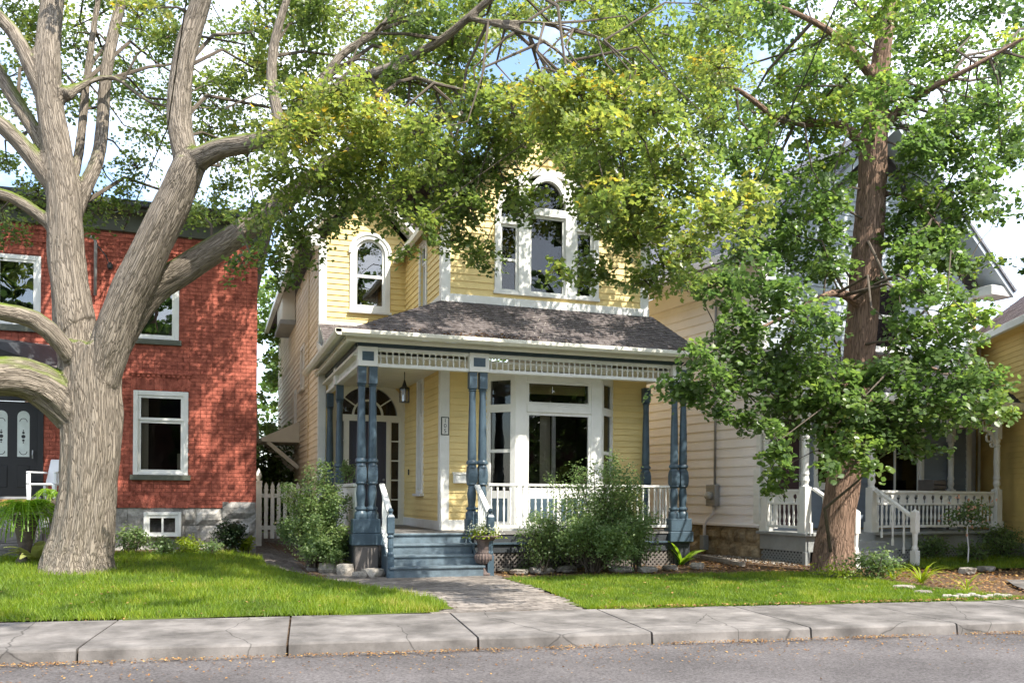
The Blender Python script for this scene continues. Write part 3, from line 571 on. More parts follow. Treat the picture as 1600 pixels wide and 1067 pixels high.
for (x0, y0), (x1, y1) in (((bl, YR), (fl, BY)), ((fr, BY), (br, YR))):
    Lg = math.hypot(x1-x0, y1-y0); T = Matrix.Translation((x0, y0, 0))@Matrix.Rotation(math.atan2(y1-y0, x1-x0), 4, 'Z'); s = MB(); c = .1 if x0 < 6 else .1
    s.box(0, c, .0, .1, FL, 3.6); s.box(Lg-c, Lg, .0, .1, FL, 3.6); s.box(c, Lg-c, 0, .1, FL, 1.42); s.box(c, Lg-c, 0, .1, 2.86, 3.0); s.box(c, Lg-c, 0, .1, 3.44, 3.6); s.box(c, Lg-c, .02, .08, 2.12, 2.18); s.build('angled_side', WHITE, bay, T)
    MB().box(c, Lg-c, .04, .044, 1.42, 2.86).build('pane', GLASS, bay, T); MB().box(c, Lg-c, .04, .044, 3.0, 3.44).build('pane', GLASS, bay, T)
    MB().box(c+.05, Lg-c-.05, -.008, -.001, .86, 1.28).build('inset_panel', BLUE, bay, T)
MB().add([(bl+.1, YR+.02, .8), (br-.1, YR+.02, .8), (br-.1, YR+1.6, .8), (bl+.1, YR+1.6, .8), (bl+.1, YR+.02, 3.8), (br-.1, YR+.02, 3.8), (br-.1, YR+1.6, 3.8), (bl+.1, YR+1.6, 3.8)], [(2, 3, 7, 6), (3, 0, 4, 7), (1, 2, 6, 5), (0, 3, 2, 1), (4, 5, 6, 7)]).build('room_lining', ROOM, bay)
# porch floor, skirt, ceiling
fb = MB().box(2.2, 8.45, 14.66, YD, .5, .655).build('porch_floor', CHAR, H)
bd = MB().box(0, .098, 0, 1, 0, .034).mesh('floor_board')
for k in range(62):
    x = 2.2+k*.101; o = obj('floor_board', bd, DECK, fb); o.location = (x, 14.62, .656); o.scale = (1, (YD if x < XC else YR)-14.62-.01, 1)
bevel(MB().box(4.25, 8.46, 14.64, 14.7, .34, .652).build('porch_skirt', CHAR, H), .006); MB().box(2.22, 2.28, 14.75, YD, .2, .652).build('porch_skirt', CHAR, H)
bevel(MB().box(4.25, 8.47, 14.60, 14.638, .48, .52).build('skirt_moulding', BLUED, H), .006); bevel(MB().box(8.40, 8.46, 14.705, YR, .1, .652).build('porch_skirt', CHAR, H), .006)
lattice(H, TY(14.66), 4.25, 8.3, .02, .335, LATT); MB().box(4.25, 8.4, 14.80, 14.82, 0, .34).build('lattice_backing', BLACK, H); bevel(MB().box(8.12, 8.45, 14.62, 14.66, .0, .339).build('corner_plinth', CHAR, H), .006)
MB().box(2.2, 8.45, 14.75, YD, CEIL, CEIL+.04).build('porch_ceiling', CREAM, H)
# porch roof with gutter
ez, tz = 3.93, 4.86; ex0, ex1, ey = 1.95, 8.62, 14.33
roofpart(H, (ex0, ey, ez), (ex1, ey, ez), (XR+.1, YR-.03, tz), (XC-.02, YR-.03, tz), SHIN, .04, name='porch_roof', edge=CREAM)
roofpart(H, (ex0, YD-.05, ez), (ex0, ey, ez), (XC-.02, YR-.03, tz), (XC-.02, YD-.05, tz), SHIN, .04, name='porch_roof', edge=CREAM)
roofpart(H, (XL-.02, YD-1.35, 4.10), (3.3, YD-1.35, 4.10), (3.95, YD-.05, 4.90), (XL-.02, YD-.05, 4.90), SHIN, .03, name='porch_roof', edge=CREAM)
roofpart(H, (ex1, ey, ez), (ex1, YR+1, ez), (XR+.1, YR+1, tz), (XR+.1, YR-.03, tz), SHIN, .04, name='porch_roof', edge=CREAM)
bevel(MB().prism([(0, 0), (.03, 0), (.03, 1), (0, 1)], 0, 1).build('rake_trim', WHITE, H, Matrix(((1, 0, 0, XL-.06), (0, 1.35, 0, YD-1.4), (0, .8, .12, 4.02), (0, 0, 0, 1)))), .003)
MB().box(ex0+.09, ex1-.09, ey+.09, YR, 3.86, 3.875).build('soffit', CREAM, H); MB().box(ex0+.09, XC, ey+.4, YD-.05, 3.84, 3.858).build('soffit', CREAM, H)
gp = [(-.11, .0), (-.10, .07), (-.085, .075), (-.085, .09), (-.11, .095)]
gp = [(.0, 3.86), (-.06, 3.86), (-.10, 3.905), (-.10, 3.955), (-.085, 3.965), (0, 3.965)]
def gutter(p, q, out):
    p, q, out = Vector(p), Vector(q), Vector(out); n = len(gp); vv = [p+out*(-x)+Vector((0, 0, z)) for x, z in gp]+[q+out*(-x)+Vector((0, 0, z)) for x, z in gp]
    return MB().add(vv, [(i, (i+1) % n, (i+1) % n+n, i+n) for i in range(n)]+[tuple(range(n)), tuple(range(2*n-1, n-1, -1))])
gutter((ex0-.09, ey, 0), (ex1+.09, ey, 0), (0, -1, 0)).build('gutter', CREAM, H); gutter((ex0, ey-.1, 0), (ex0, YD+.6, 0), (-1, 0, 0)).build('gutter', CREAM, H); gutter((ex1, ey-.1, 0), (ex1, YR+.5, 0), (1, 0, 0)).build('gutter', CREAM, H)
bevel(MB().box(ex0+.1, ex1-.1, ey+.10, ey+.16, 3.80, 3.858).build('fascia', CREAM, H), .006); bevel(MB().box(ex0+.1, ex0+.16, ey+.165, YD, 3.79, 3.838).build('fascia', CREAM, H), .006)
bevel(MB().box(2.27, 8.43, YP-.07, YP+.07, 3.765, 3.855).build('architrave', BLUED, H), .005); bevel(MB().box(2.25, 2.41, YP+.075, YD-.1, 3.765, 3.835).build('architrave', BLUED, H), .005); MB().box(8.28, 8.42, YP+.075, YR-.03, 3.765, 3.85).build('architrave', BLUED, H)
# corner blocks and spindle frieze
def block(x0, x1, y, T=None):
    o = bevel(MB().box(x0, x1, y-.085, y+.085, 3.44, 3.763).build('frieze_block', WHITE, H, T), .006); MB().box(x0+.07, x1-.07, y-.092, y-.086, 3.53, 3.68).build('inset_panel', BLUE, o)
block(2.27, 2.60, YP); block(4.17, 4.52, YP); block(8.07, 8.42, YP)
SPM = MB().lathe([(.017, 0), (.017, .03), (.010, .045), (.019, .09), (.012, .15), (.010, .19), (.017, .20), (.017, .235)], 0, 0, 6).mesh('spindle', True)
def frieze(T, x0, x1):
    b = MB(); b.box(x0, x1, -.045, .045, 3.70, 3.763); b.box(x0, x1, -.055, .055, 3.442, 3.50); o = bevel(b.build('spindle_frieze', WHITE, H, T), .005); n = int((x1-x0)/.104)
    for k in range(n): c = obj('spindle', SPM, WHITE, o); c.location = (x0+(x1-x0)*(k+.5)/n, 0, 3.485)
frieze(TY(YP), 2.605, 4.165); frieze(TY(YP), 4.525, 8.065)
frieze(TX(2.33), -17.25, -YP-.09); frieze(TX(2.33), -YD+.05, -17.5); frieze(TX(8.30), -YR+.03, -YP-.09); 
o = bevel(MB().box(2.24, 2.42, 17.25, 17.5, 3.44, 3.763).build('frieze_block', WHITE, H), .006)
# columns
def column(x, y, zb, ped=True):
    b = MB(); sq = lambda r, a, c: b.lathe([(r*1.414, a), (r*1.414, c)], x, y, 4)
    sq(.068, 3.16, 3.438); z = zb
    b.lathe([(.085, 3.16), (.06, 3.14), (.078, 3.125), (.06, 3.11), (.056, 3.0), (.068, 2.5), (.077, 1.98), (.070, 1.92)], x, y, 14)
    b.lathe([(.080, 1.93), (.098, 1.90), (.098, 1.87), (.07, 1.85), (.085, 1.82), (.088, 1.80)], x, y, 14); b.lathe([(.09, 1.82), (.105, 1.78), (.114, 1.72), (.114, 1.60), (.105, 1.55), (.085, 1.52)], x, y, 4)
    b.lathe([(.085, 1.54), (.092, 1.52), (.06, 1.49), (.07, 1.43), (.08, 1.36), (.074, 1.28), (.062, 1.18), (.062, 1.14), (.092, 1.12), (.095, 1.09), (.07, 1.07), (.1, 1.03), (.105, 1.0), (.105, zb)], x, y, 14)
    o = b.build('porch_column', BLUE, H, smooth=True)
    try: o.data.set_sharp_from_angle(angle=math.radians(35))
    except Exception: pass
    return o
for x in (2.345, 2.53, 4.245, 4.43, 8.15, 8.335): column(x, YP, .9)
column(2.35, 17.37, .9); column(2.35, YD-.15, .9); column(8.02, YR-.16, .9)
for x0, x1 in ((2.20, 2.66), (8.02, 8.46)): 
    bevel(MB().box(x0, x1, YP-.14, YP+.14, .692, .93).build('column_plinth', BLUE, H), .012); bevel(MB().box(x0-.02, x1+.02, YP-.16, YP+.16, .5, .6895).build('plinth_base', BLUE, H), .01)
bevel(MB().box(2.24, 2.62, YP-.12, YP+.12, .0, .498).build('plinth_pier', LATT, H), .01)
for x0, x1 in ((4.14, 4.33), (4.36, 4.53)): bevel(MB().box(x0, x1, YP-.1, YP+.1, .692, .93).build('column_plinth', BLUE, H), .01)
for x, y in ((2.35, 17.37), (2.35, YD-.15), (8.02, YR-.16)): bevel(MB().box(x-.11, x+.11, y-.1, y+.1, .692, .91).build('column_plinth', BLUE, H), .01)
# railings
BAL = MB().lathe([(.019, 0), (.019, .06), (.012, .08), (.017, .2), (.021, .32), (.013, .40), (.018, .44), (.012, .48), (.015, .62), (.019, .66), (.019, .72)], 0, 0, 8).mesh('baluster', True)
def railing(house, T, x0, x1, zb, zt, bal=BAL, m=WHITE, sp=.115, bh=.72, name='porch_railing'):
    b = MB(); b.box(x0, x1, -.04, .04, zt-.045, zt); b.box(x0, x1, -.03, .03, zb, zb+.05); o = bevel(b.build(name, m, house, T), .006); n = max(2, int((x1-x0)/sp))
    for k in range(n): c = obj('baluster', bal, m, o); c.location = (x0+(x1-x0)*(k+.5)/n, 0, zb+.045); c.scale = (1, 1, (zt-zb-.085)/bh)
    return o
railing(H, TY(YP), 4.535, 8.04, .76, 1.54); railing(H, TX(8.30), -YR+.03, -YP-.12, .76, 1.54)
# white boxed parapet on the left side of the porch
b = MB().box(2.30, 2.40, 15.0, 17.25, .70, 1.46); b.box(2.27, 2.43, 14.98, 17.26, 1.462, 1.52); bevel(b.build('side_parapet', WHITE, H), .006)
# steps
stp = MB(); 
for s in (0, 1): x = 2.70 if s == 0 else 4.16; stp.prism([(x, -.02), (x+.03, -.02), (x+.03, .5), (x, .5)], 14.3, 14.62)
so_ = stp.build('porch_steps', STEP, H); RH = .165
for k in range(4):
    yb = 14.62-.27*k; zt = FL-.165*k
    MB().box(2.68+.002*k, 4.20-.002*k, yb-.002-.27*0, yb+.02, zt-.165-.03, zt-.036).build('riser', STEP, so_)
    if k: bevel(MB().box(2.66, 4.22, yb-.03, yb+.265, zt-.035, zt).build('tread', STEP, so_), .006)
bevel(MB().box(2.64, 4.24, 14.585, 14.63, FL-.034, FL+.001).build('tread', STEP, so_), .006)
for x in (2.70, 4.18): MB().add([(x-.02, 13.82, 0), (x-.02, 14.62, 0), (x-.02, 14.62, .6), (x-.02, 13.82, .14), (x+.02, 13.82, 0), (x+.02, 14.62, 0), (x+.02, 14.62, .6), (x+.02, 13.82, .14)], [(0,1,2,3),(4,7,6,5),(0,4,5,1),(3,2,6,7),(0,3,7,4),(1,5,6,2)]).build('stringer', BLUED, so_)
for x in (2.68, 4.32):
    hr = bevel(MB().bar((x, YP-.06, 1.50), (x, 13.92, 1.05), .045, .02).build('stair_handrail', WHITE, H), .005)
    MB().bar((x, YP-.1, .78), (x, 13.92, .3), .02, .025).build('lower_rail', WHITE, hr)
    for k in range(6): y = 14.52-k*.105; z = 1.48-(YP-.06-y)*.6; MB().lathe([(.016, 0), (.016, .06), (.011, .1), (.018, .3), (.011, .5), (.016, .54), (.016, .66)], x, y, 8).build('baluster', WHITE, hr, Matrix.Translation((0, 0, z-.66)))
    MB().lathe([(.075, .02), (.075, .36)], x, 13.86, 4).lathe([(.05, .36), (.058, .40), (.04, .43), (.05, .5), (.042, .64), (.058, .67), (.04, .70)], x, 13.86, 10).lathe([(.05, .70), (.078, .73), (.078, .98), (.05, 1.02)], x, 13.86, 4).lathe([(.03, 1.02), (.022, 1.04), (.042, 1.075), (.035, 1.11), (.0, 1.125)], x, 13.86, 10).build('newel_post', BLUE, hr, smooth=False)
# fittings on the yellow house (things of their own)
pl = thing('house_number_plaque', 'narrow white number plaque with dark border reading 105 on the corner board', 'sign', (XC+.055, YR-.032, 2.42))
bevel(MB().box(-.075, .075, -.012, 0, 0, .33).build('border', mat('dark_green_paint', (.03, .035, .02), .5), pl), .003); MB().box(-.056, .056, -.015, -.0125, .018, .312).build('face', WHITE, pl)
for k, ch in enumerate('105'):
    c = bpy.data.curves.new('numeral', 'FONT'); c.body = ch; c.size = .105; c.align_x = 'CENTER'; c.extrude = .001
    to = bpy.data.objects.new('tmp', c); COL.objects.link(to); dg = bpy.context.evaluated_depsgraph_get(); me = bpy.data.meshes.new_from_object(to.evaluated_get(dg)); bpy.data.objects.remove(to)
    obj('numeral', me, BLACK, pl, Matrix.Translation((0, -.0165, .228-.094*k))@Matrix.Rotation(pi/2, 4, 'X'))
mb = thing('mailbox', 'white wall mailbox on the yellow clapboards beside the number plaque', 'mailbox', (4.34, YR-.03, 1.55))
bevel(MB().box(-.16, .16, -.1, 0, 0, .16).build('box', WHITE, mb), .008); bevel(MB().add([(-.17, -.115, .165), (.17, -.115, .165), (.17, 0, .205), (-.17, 0, .205), (-.17, -.115, .15), (.17, -.115, .15), (.17, 0, .162), (-.17, 0, .162)], [(0,1,2,3),(4,7,6,5),(0,4,5,1),(1,5,6,2),(2,6,7,3),(3,7,4,0)]).build('lid', WHITE, mb), .004)
dbl = tag(bevel(MB().box(-.02, .0, -.02, .02, 0, .12).build('doorbell', IRON, None, Matrix.Translation((XC-.03, 18.4, 1.75))), .004), 'small dark doorbell on the yellow wall by the front door', 'doorbell')
lt = thing('porch_lantern', 'black hanging lantern with glass sides under the porch ceiling', 'lantern', (3.41, 16.37, 3.05))
MB().tube([(0, 0, .42), (0, 0, CEIL-3.05)], .008, 6).build('chain_rod', IRON, lt); MB().lathe([(.105, .25), (.10, .27), (.05, .30), (.03, .36), (.012, .42)], 0, 0, 6).build('cap', IRON, lt)
MB().lathe([(.09, .02), (.092, .25)], 0, 0, 6).build('glass', GLASS, lt); b = MB(); b.lathe([(.098, 0), (.098, .02)], 0, 0, 6)
for k in range(6): a = 2*pi*(k+.5)/6; b.tube([(.094*math.cos(a), .094*math.sin(a), .0), (.094*math.cos(a), .094*math.sin(a), .26)], .006, 4)
b.build('frame', IRON, lt); MB().lathe([(.012, .02), (.012, .12), (.02, .14), (.0, .2)], 0, 0, 8).build('bulb', WHITE, lt)
dm = tag(MB().box(2.72, 3.5, 18.2, 18.75, .691, .705).build('doormat', mat('brown_mat', (.2, .1, .05), .95, .3, 30, .5, 100)), 'brown doormat lying before the front door', 'doormat')
pts = []
for cx_, sx_, n_ in ((4.6, .5, 160), (8.35, .16, 110), (3.3, .5, 40)):
    for _ in range(n_):
        y = ey+.03+abs(random.gauss(0, .10)); x = random.gauss(cx_, sx_)
        if ex0+.1 < x < ex1-.05: pts.append((x, y, ez+(y-ey)*.664+.022))
litter('roof_leaves', 'orange fallen leaves caught above the porch gutter', pts, .045)
# ------------------------------------------------------------------ RED BRICK HOUSE (left)
R = thing('brick_house', 'red brick house with white windows and olive cornice', 'house')
YB, XB = 18.3, .85
RH_ = [(-1.40, -.42, 1.68, 3.28), (-1.40, -.60, 4.26, 5.66), (-3.75, -2.98, 4.34, 5.66), (-4.3, -2.92, 1.1, 3.06)]
bw_ = wall(R, TY(YB), -8, XB, 1.05, 6.25, MORT, RH_, .076, boards=False, thick=.2, name='brick_wall')
MB().box(XB-.19, XB, YB+.2, 30, .1, 6.3).build('side_wall', mat('pale_bounce_finish', (.55, .46, .38), .9, .15, 2), R)  # unseen side; pale colour invented to bounce lighter light onto the yellow house
cand = []
for r in range(68):
    z = 1.05+r*.076; off = .105 if r % 2 else 0
    if r % 6 == 5: wds = .105
    else: wds = .21
    x = XB-off
    if off: cand.append((XB-.1, XB-.004, z))
    while x > -4.6:
        a, b_ = x-wds+.008, x; cand.append((a, b_, z)); x -= wds
st = MB(); keep = []
for a, b_, z in cand:
    parts = intervals(a, b_, z+.004, z+.07, RH_, False)
    for p, q in parts:
        if q-p > .03: keep.append((p, q, z))
keep.sort(key=lambda k: (0 if (k[0] > -1.75 and k[1]-k[0] > .18) else 1, (k[0]+.2)**2+YB**2+(k[2]-CZ)**2))
ub = MB().box(0, 1, -.012, .02, 0, 1).mesh('brick')
for i, (p, q, z) in enumerate(keep):
    dy = random.uniform(-.002, .003)
    if i < 300: o = obj('brick', ub, BRICK, bw_); o.location = (p, dy, z+.004); o.scale = (q-p, 1, .068)
    else: st.box(p, q, -.012+dy, .02, z+.004, z+.072)
tag(st.build('brick_field', BRICK, bw_), kind='stuff')
# flat arches of upright bricks
def soldier(x0, x1, z, h, splay=.0):
    n = int((x1-x0)/.078); cx = (x0+x1)/2
    for k in range(n):
        a, b_ = x0+(x1-x0)*k/n, x0+(x1-x0)*(k+1)/n; f = 1+splay
        MB().prism([(a+.004, z), (b_-.004, z), (cx+(b_-cx)*f-.004, z+h), (cx+(a-cx)*f+.004, z+h)], -.018, 0).build('arch_brick', BRICK, bw_)
soldier(-1.42, -.40, 3.285, .215, .06); soldier(-1.3, -.42, 1.05, .25, .25)
MB().box(-1.46, -.36, -.05, 0, 3.60, 3.64).build('label_mould', BRICK, bw_)
for k in range(12): MB().box(-1.43+k*.089, -1.43+k*.089+.06, -.035, 0, 3.545, 3.598).build('dentil_brick', BRICK, bw_)
for x0, x1 in ((-1.44, -.55), (-4.0, -2.9)):
    MB().box(x0, x1, -.04, 0, 5.92, 5.955).build('label_mould', BRICK, bw_)
    for k in range(int((x1-x0)/.089)): MB().box(x0+k*.089, x0+k*.089+.06, -.028, 0, 5.865, 5.918).build('dentil_brick', BRICK, bw_)
w1 = window(R, TY(YB), -1.40, -.42, 1.68, 3.28, .085, rails=(2.72,), sash=.05, sillm=GREEN, sillz=.10, cp=.02)
MB().box(-1.26, -1.14, .14, .16, 1.75, 3.2).build('curtain', CURT, w1); MB().box(-.62, -.56, .14, .16, 1.75, 2.1).build('curtain', CURT, w1)
window(R, TY(YB), -1.40, -.60, 4.26, 5.66, .085, sash=.04, sillm=GREEN, sillz=.10, cp=.02, glass=GLASSR)
window(R, TY(YB), -3.78, -2.98, 4.38, 5.66, .085, sash=.04, sillm=GREEN, sillz=.12, cp=.02, glass=GLASSR)
bwn = window(R, TY(YB-.12), -1.20, -.53, .50, .97, .06, mun=(-.865,), sash=.05, sill=False, cp=.02)
# cornice
bevel(MB().box(-8, XB+.05, YB-.06, YB+.2, 6.25, 6.58).build('frieze_board', GREEN, R), .01); bevel(MB().box(-8, XB+.28, YB-.32, YB+.2, 6.582, 6.64).build('cornice', GREEN, R), .01)
bevel(MB().box(-8, XB+.34, YB-.42, YB-.3, 6.642, 6.76).build('gutter', CHAR, R), .015); MB().box(-8, XB+.3, YB-.3, 30, 6.642, 6.72).build('roof', SHING, R)
# stone foundation
fo = MB().box(-8, XB-.01, YB+.02, YB+.25, 0, 1.05).build('foundation', STONE, R)
def stone(parent, x0, x1, z0, z1, y, m, amp=.035, T=None):
    nx, nz = 4, 3; b = MB(); sd = random.random()*50
    for j in range(nz+1):
        for i in range(nx+1):
            ex = min(i, nx-i)/2; ezz = min(j, nz-j); k = 0 if (ex == 0 or ezz == 0) else 1
            b.v.append((x0+(x1-x0)*i/nx+(random.uniform(-.012, .012) if k else 0), y-(.035+amp*noise.noise((i*.9+sd, j*.9, sd))+.02 if k else -.01), z0+(z1-z0)*j/nz))
    for j in range(nz):
        for i in range(nx): a = j*(nx+1)+i; b.f.append((a, a+1, a+nx+2, a+nx+1))
    return b.build('stone', m, parent, T)
stone(fo, .22, XB, .85, 1.17, YB-.02, STONE); stone(fo, .35, XB, .45, .84, YB-.02, STONE); stone(fo, .3, XB, .05, .44, YB-.02, STONE)
for z0, z1 in ((.72, 1.04), (.36, .71), (0, .35)):
    x = .2 if z0 > .7 else .33
    while x > -2.6:
        wd = random.uniform(.25, .6); a = x-wd
        if not (a < -.5 and x > -1.23 and z1 > .48): stone(fo, a, x-.012, z0, z1-.01, YB+.0, STONE)
        elif x > -.5: stone(fo, -.52, x-.012, z0, z1-.01, YB, STONE); a = -1.22 if z1 > .48 else a
        x = a
# front door at far left with porch
b = MB().box(-4.3, -2.92, -.03, .12, 3.0, 3.08); b.box(-3.02, -2.92, -.03, .12, 1.2, 3.0); fr_ = b.build('door_frame', BLACK, R, TY(YB))
dr = bevel(MB().box(-3.80, -3.03, .05, .1, 1.25, 2.99).build('front_door', BLACK, R, TY(YB)), .006)
FROST = mat('frosted_glass', (.62, .66, .62), .35, .1, 6)
for x0 in (-3.72, -3.36):
    x1 = x0+.20; cx = (x0+x1)/2; poly = [(x0, 1.98), (x1, 1.98)]+[(cx+.10*math.cos(a), 2.72+.10*math.sin(a)) for a in np.linspace(0, pi, 9)]
    MB().prism(poly, .042, .049).build('frosted_pane', FROST, dr); o = MB()
    for k in range(5): o.lathe([(.0, 0), (.022-.004*abs(k-2), .002), (.0, .004)], 0, 0, 6)
    e = MB(); 
    for dz, r in ((0, .035), (.07, .022), (-.07, .022), (.11, .012), (-.11, .012)): e.prism([(cx+r*math.cos(a), 2.35+dz+r*math.sin(a)) for a in np.linspace(0, 2*pi, 8, endpoint=False)], .038, .0415)
    e.ring(cx, 2.62, .055, .066, 0, pi, .038, .0415, 10); e.ring(cx, 2.08, .055, .066, pi, 2*pi, .038, .0415, 10); e.build('etched_motif', IRON, dr)
    bevel(MB().box(x0, x1, .035, .049, 1.42, 1.82).build('door_panel', BLACK, dr), .008)
MB().tube([(-3.10, .0, 1.95), (-3.10, -.02, 2.02), (-3.10, .0, 2.1)], .012, 6).build('door_handle', METAL, dr)
bevel(MB().box(-4.6, -2.6, 17.5, YB-.03, .93, 1.07).build('porch_slab', CONC, R), .01); MB().box(-3.9, -3.0, YB-.03, YB+.1, 1.075, 1.2).build('threshold', mat('oak_threshold', (.42, .24, .08), .5), R); MB().box(-3.9, -2.95, YB-.04, YB, 1.21, 1.25).build('door_sill', METAL, R)
bevel(MB().box(-4.6, -2.75, 17.2, 17.498, .45, .72).build('porch_step', CONC, R), .01); bevel(MB().box(-4.6, -2.75, 16.9, 17.198, .2, .45).build('porch_step', CONC, R), .01); MB().box(-4.6, -2.62, 17.55, YB, .2, .928).build('porch_base', STONE, R)
pr = [atY(-60, 522, 18.27), atY(126, 545, 18.27), atY(112, 586, 17.0), atY(-60, 528, 16.4)]
roofpart(R, pr[3], pr[2], pr[1], pr[0], SHIN, .05, name='porch_roof', edge=CHAR)
MB().bar(pr[3]-Vector((0, .05, .05)), pr[2]-Vector((-.05, .05, .05)), .05, .06).build('gutter', IRON, R)
MB().bar(pr[3]-Vector((0, -.02, .16)), pr[2]-Vector((-.05, -.02, .16)), .03, .05).build('fascia', CREAM, R)
ms = thing('service_mast', 'grey service mast with insulators on the brick wall behind the trunk', 'mast', (-2.06, YB-.1, 0))
MB().tube([(0, 0, 5.0), (0, 0, 6.0), (-.03, -.02, 6.06), (-.12, -.05, 6.08)], .03, 8).build('pipe', METAL, ms, smooth=True); MB().tube([(.02, 0, 5.95), (.18, -.02, 5.75), (.25, 0, 5.55)], .012, 5).build('cable', IRON, ms); MB().lathe([(.03, 5.5), (.05, 5.53), (.05, 5.6), (.02, 5.64)], .25, 0, 8).build('insulator', IRON, ms)
# ------------------------------------------------------------------ PALE HOUSE (right)
PA = math.radians(6.7); Wt = thing('pale_house', 'pale rose and blue grey house with white porch behind the leaning tree', 'house', (10.69, 14.22, 0), PA)
wall(Wt, TX(0), -12, -1.25, .78, 6.05, PINK, [], .20)
bevel(MB().box(-.05, .14, 1.21, 1.33, .7, 6.0).build('corner_board', WHITE, Wt), .006); bevel(MB().box(-.06, -.026, 1.22, 1.4, .82, 1.9).build('corner_casing', WHITE, Wt), .006)
bevel(MB().box(-.10, 0, 1.2, 12, .72, .78).build('water_table', PINK, Wt), .008); fo2 = MB().box(-.0, .3, 1.25, 12, 0, .72).build('foundation', STONEB, Wt)
for z0, z1 in ((.38, .71), (0, .37)):
    y = 1.28
    while y < 6:
        wd = random.uniform(.35, .8); stone(fo2, -(y+wd-.012), -y, z0, z1-.01, 0, STONEB, T=TX(0)); y += wd
bevel(MB().box(-.12, -.0, 1.1, 12, 5.70, 6.05).build('frieze_board', PINK, Wt), .01); bevel(MB().box(-.62, -.12, .75, 12, 6.05, 6.12).build('soffit', PINK, Wt), .008); bevel(MB().box(-.66, -.58, .75, 12, 6.122, 6.30).build('fascia', PINK, Wt), .008)
AP = 3.15; AZ_ = 8.75
wall(Wt, TY(1.25), .14, 6.1, .7, 4.0, GREY, [(.42, 1.05, .7, 2.95), (1.45, 2.3, 1.6, 2.9), (3.0, 4.6, 1.45, 2.95)], .16)
wall(Wt, TY(1.25), .14, 6.15, 4.0, 8.8, PALE, [(2.35, 3.95, 4.6, 6.0)], .16, lim=lambda z: (.14, 6.15) if z < 6.1 else (.14+(z-6.1)*1.13, 6.15-(z-6.1)*1.13) if z < 8.7 else (3, 3))
window(Wt, TY(1.25), 1.4, 2.35, 1.55, 2.95, .1, rails=(2.25,)); window(Wt, TY(1.25), 2.95, 4.65, 1.4, 3.0, .1, mun=(3.8,)); window(Wt, TY(1.25), 2.3, 4.0, 4.55, 6.05, .1, rails=(5.3,), mun=(3.15,))
dW = bevel(MB().box(.42, 1.05, .03, .08, .72, 2.95).build('front_door', mat('plum_door', (.05, .03, .035), .4), Wt, TY(1.25)), .005); MB().lathe([(.02, 0), (.035, .03), (.0, .06)], 0, 0, 8).build('door_handle', WHITE, dW, Matrix.Translation((.95, .03, 1.7))@Matrix.Rotation(pi/2, 4, 'X'))
b = MB(); b.box(.32, .42, -.04, .1, .7, 3.05); b.box(1.05, 1.15, -.04, .1, .7, 3.05); b.box(.42, 1.05, -.04, .1, 2.95, 3.05); b.build('door_casing', WHITE, Wt, TY(1.25))
bevel(MB().box(6.05, 6.2, 1.2, 1.33, .7, 6.0).build('corner_board', WHITE, Wt), .006); MB().box(6.0, 6.12, 1.35, 11, .2, 6.0).build('far_wall', PALE, Wt)
for s in (-1, 1):
    e = (AP+s*3.75, 6.02-.05); t = (AP, AZ_+.42); mk = lambda dz: [e, (e[0], e[1]+dz), (t[0], t[1]+dz), t] if s > 0 else [e, t, (t[0], t[1]+dz), (e[0], e[1]+dz)]
    MB().prism(mk(.22), .68, .75).build('rake_board', PALE, Wt); MB().prism(mk(.03), .75, 1.26).build('soffit', PALE, Wt)
bevel(MB().box(6.2, 6.95, .72, 1.24, 5.98, 6.2).build('eave_return', WHITE, Wt), .01)
e = 3.8
roofpart(Wt, (AP-e, 12, 6.12), (AP-e, .64, 6.12), (AP, .64, 9.4), (AP, 12, 9.4), SHING, name='roof'); roofpart(Wt, (AP+e, .64, 6.12), (AP+e, 12, 6.12), (AP, 12, 9.4), (AP, .64, 9.4), SHING, name='roof')
# porch of pale house
bevel(MB().box(-.12, 5.75, -.15, 1.25, .60, .66).build('porch_floor', PGREY, Wt), .008); MB().box(-.04, 5.7, -.06, -.02, .30, .598).build('porch_skirt', PGREY, Wt); MB().box(-.05, -.01, -.02, 1.2, .30, .598).build('porch_skirt', PGREY, Wt)
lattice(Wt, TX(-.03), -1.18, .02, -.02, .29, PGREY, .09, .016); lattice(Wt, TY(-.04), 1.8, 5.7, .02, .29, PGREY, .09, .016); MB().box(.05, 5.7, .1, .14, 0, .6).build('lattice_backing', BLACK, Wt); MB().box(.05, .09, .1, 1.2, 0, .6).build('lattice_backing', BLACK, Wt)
bevel(MB().box(-.06, .06, -.08, .02, -.02, .298).build('corner_plinth', PGREY, Wt), .006)
def post(x, y, zb=.66, zt=3.05, base=True):
    b = MB(); b.lathe([(.14, zb), (.14, zb+.2)], x, y, 4); b.lathe([(.11, zb+.2), (.11, zb+.88)], x, y, 4)
    b.lathe([(.075, zb+.88), (.05, zb+.92), (.075, zb+1.0), (.06, zb+1.08), (.075, zb+1.12), (.06, zb+1.2), (.068, zb+1.5), (.06, zb+1.78), (.075, zb+1.82), (.05, zb+1.86), (.07, zb+1.92), (.06, zb+1.96)], x, y, 12); b.lathe([(.1, zb+1.96), (.1, zt)], x, y, 4)
    return b.build('porch_post', WHITE, Wt)
for x in (0, 1.72, 5.42): post(x, 0)
post(.02, 1.1); post(5.4, 1.12)
BAL2 = MB().lathe([(.024, 0), (.024, .05), (.014, .08), (.03, .16), (.016, .26), (.02, .3), (.024, .34), (.024, .40)], 0, 0, 8).mesh('baluster', True)
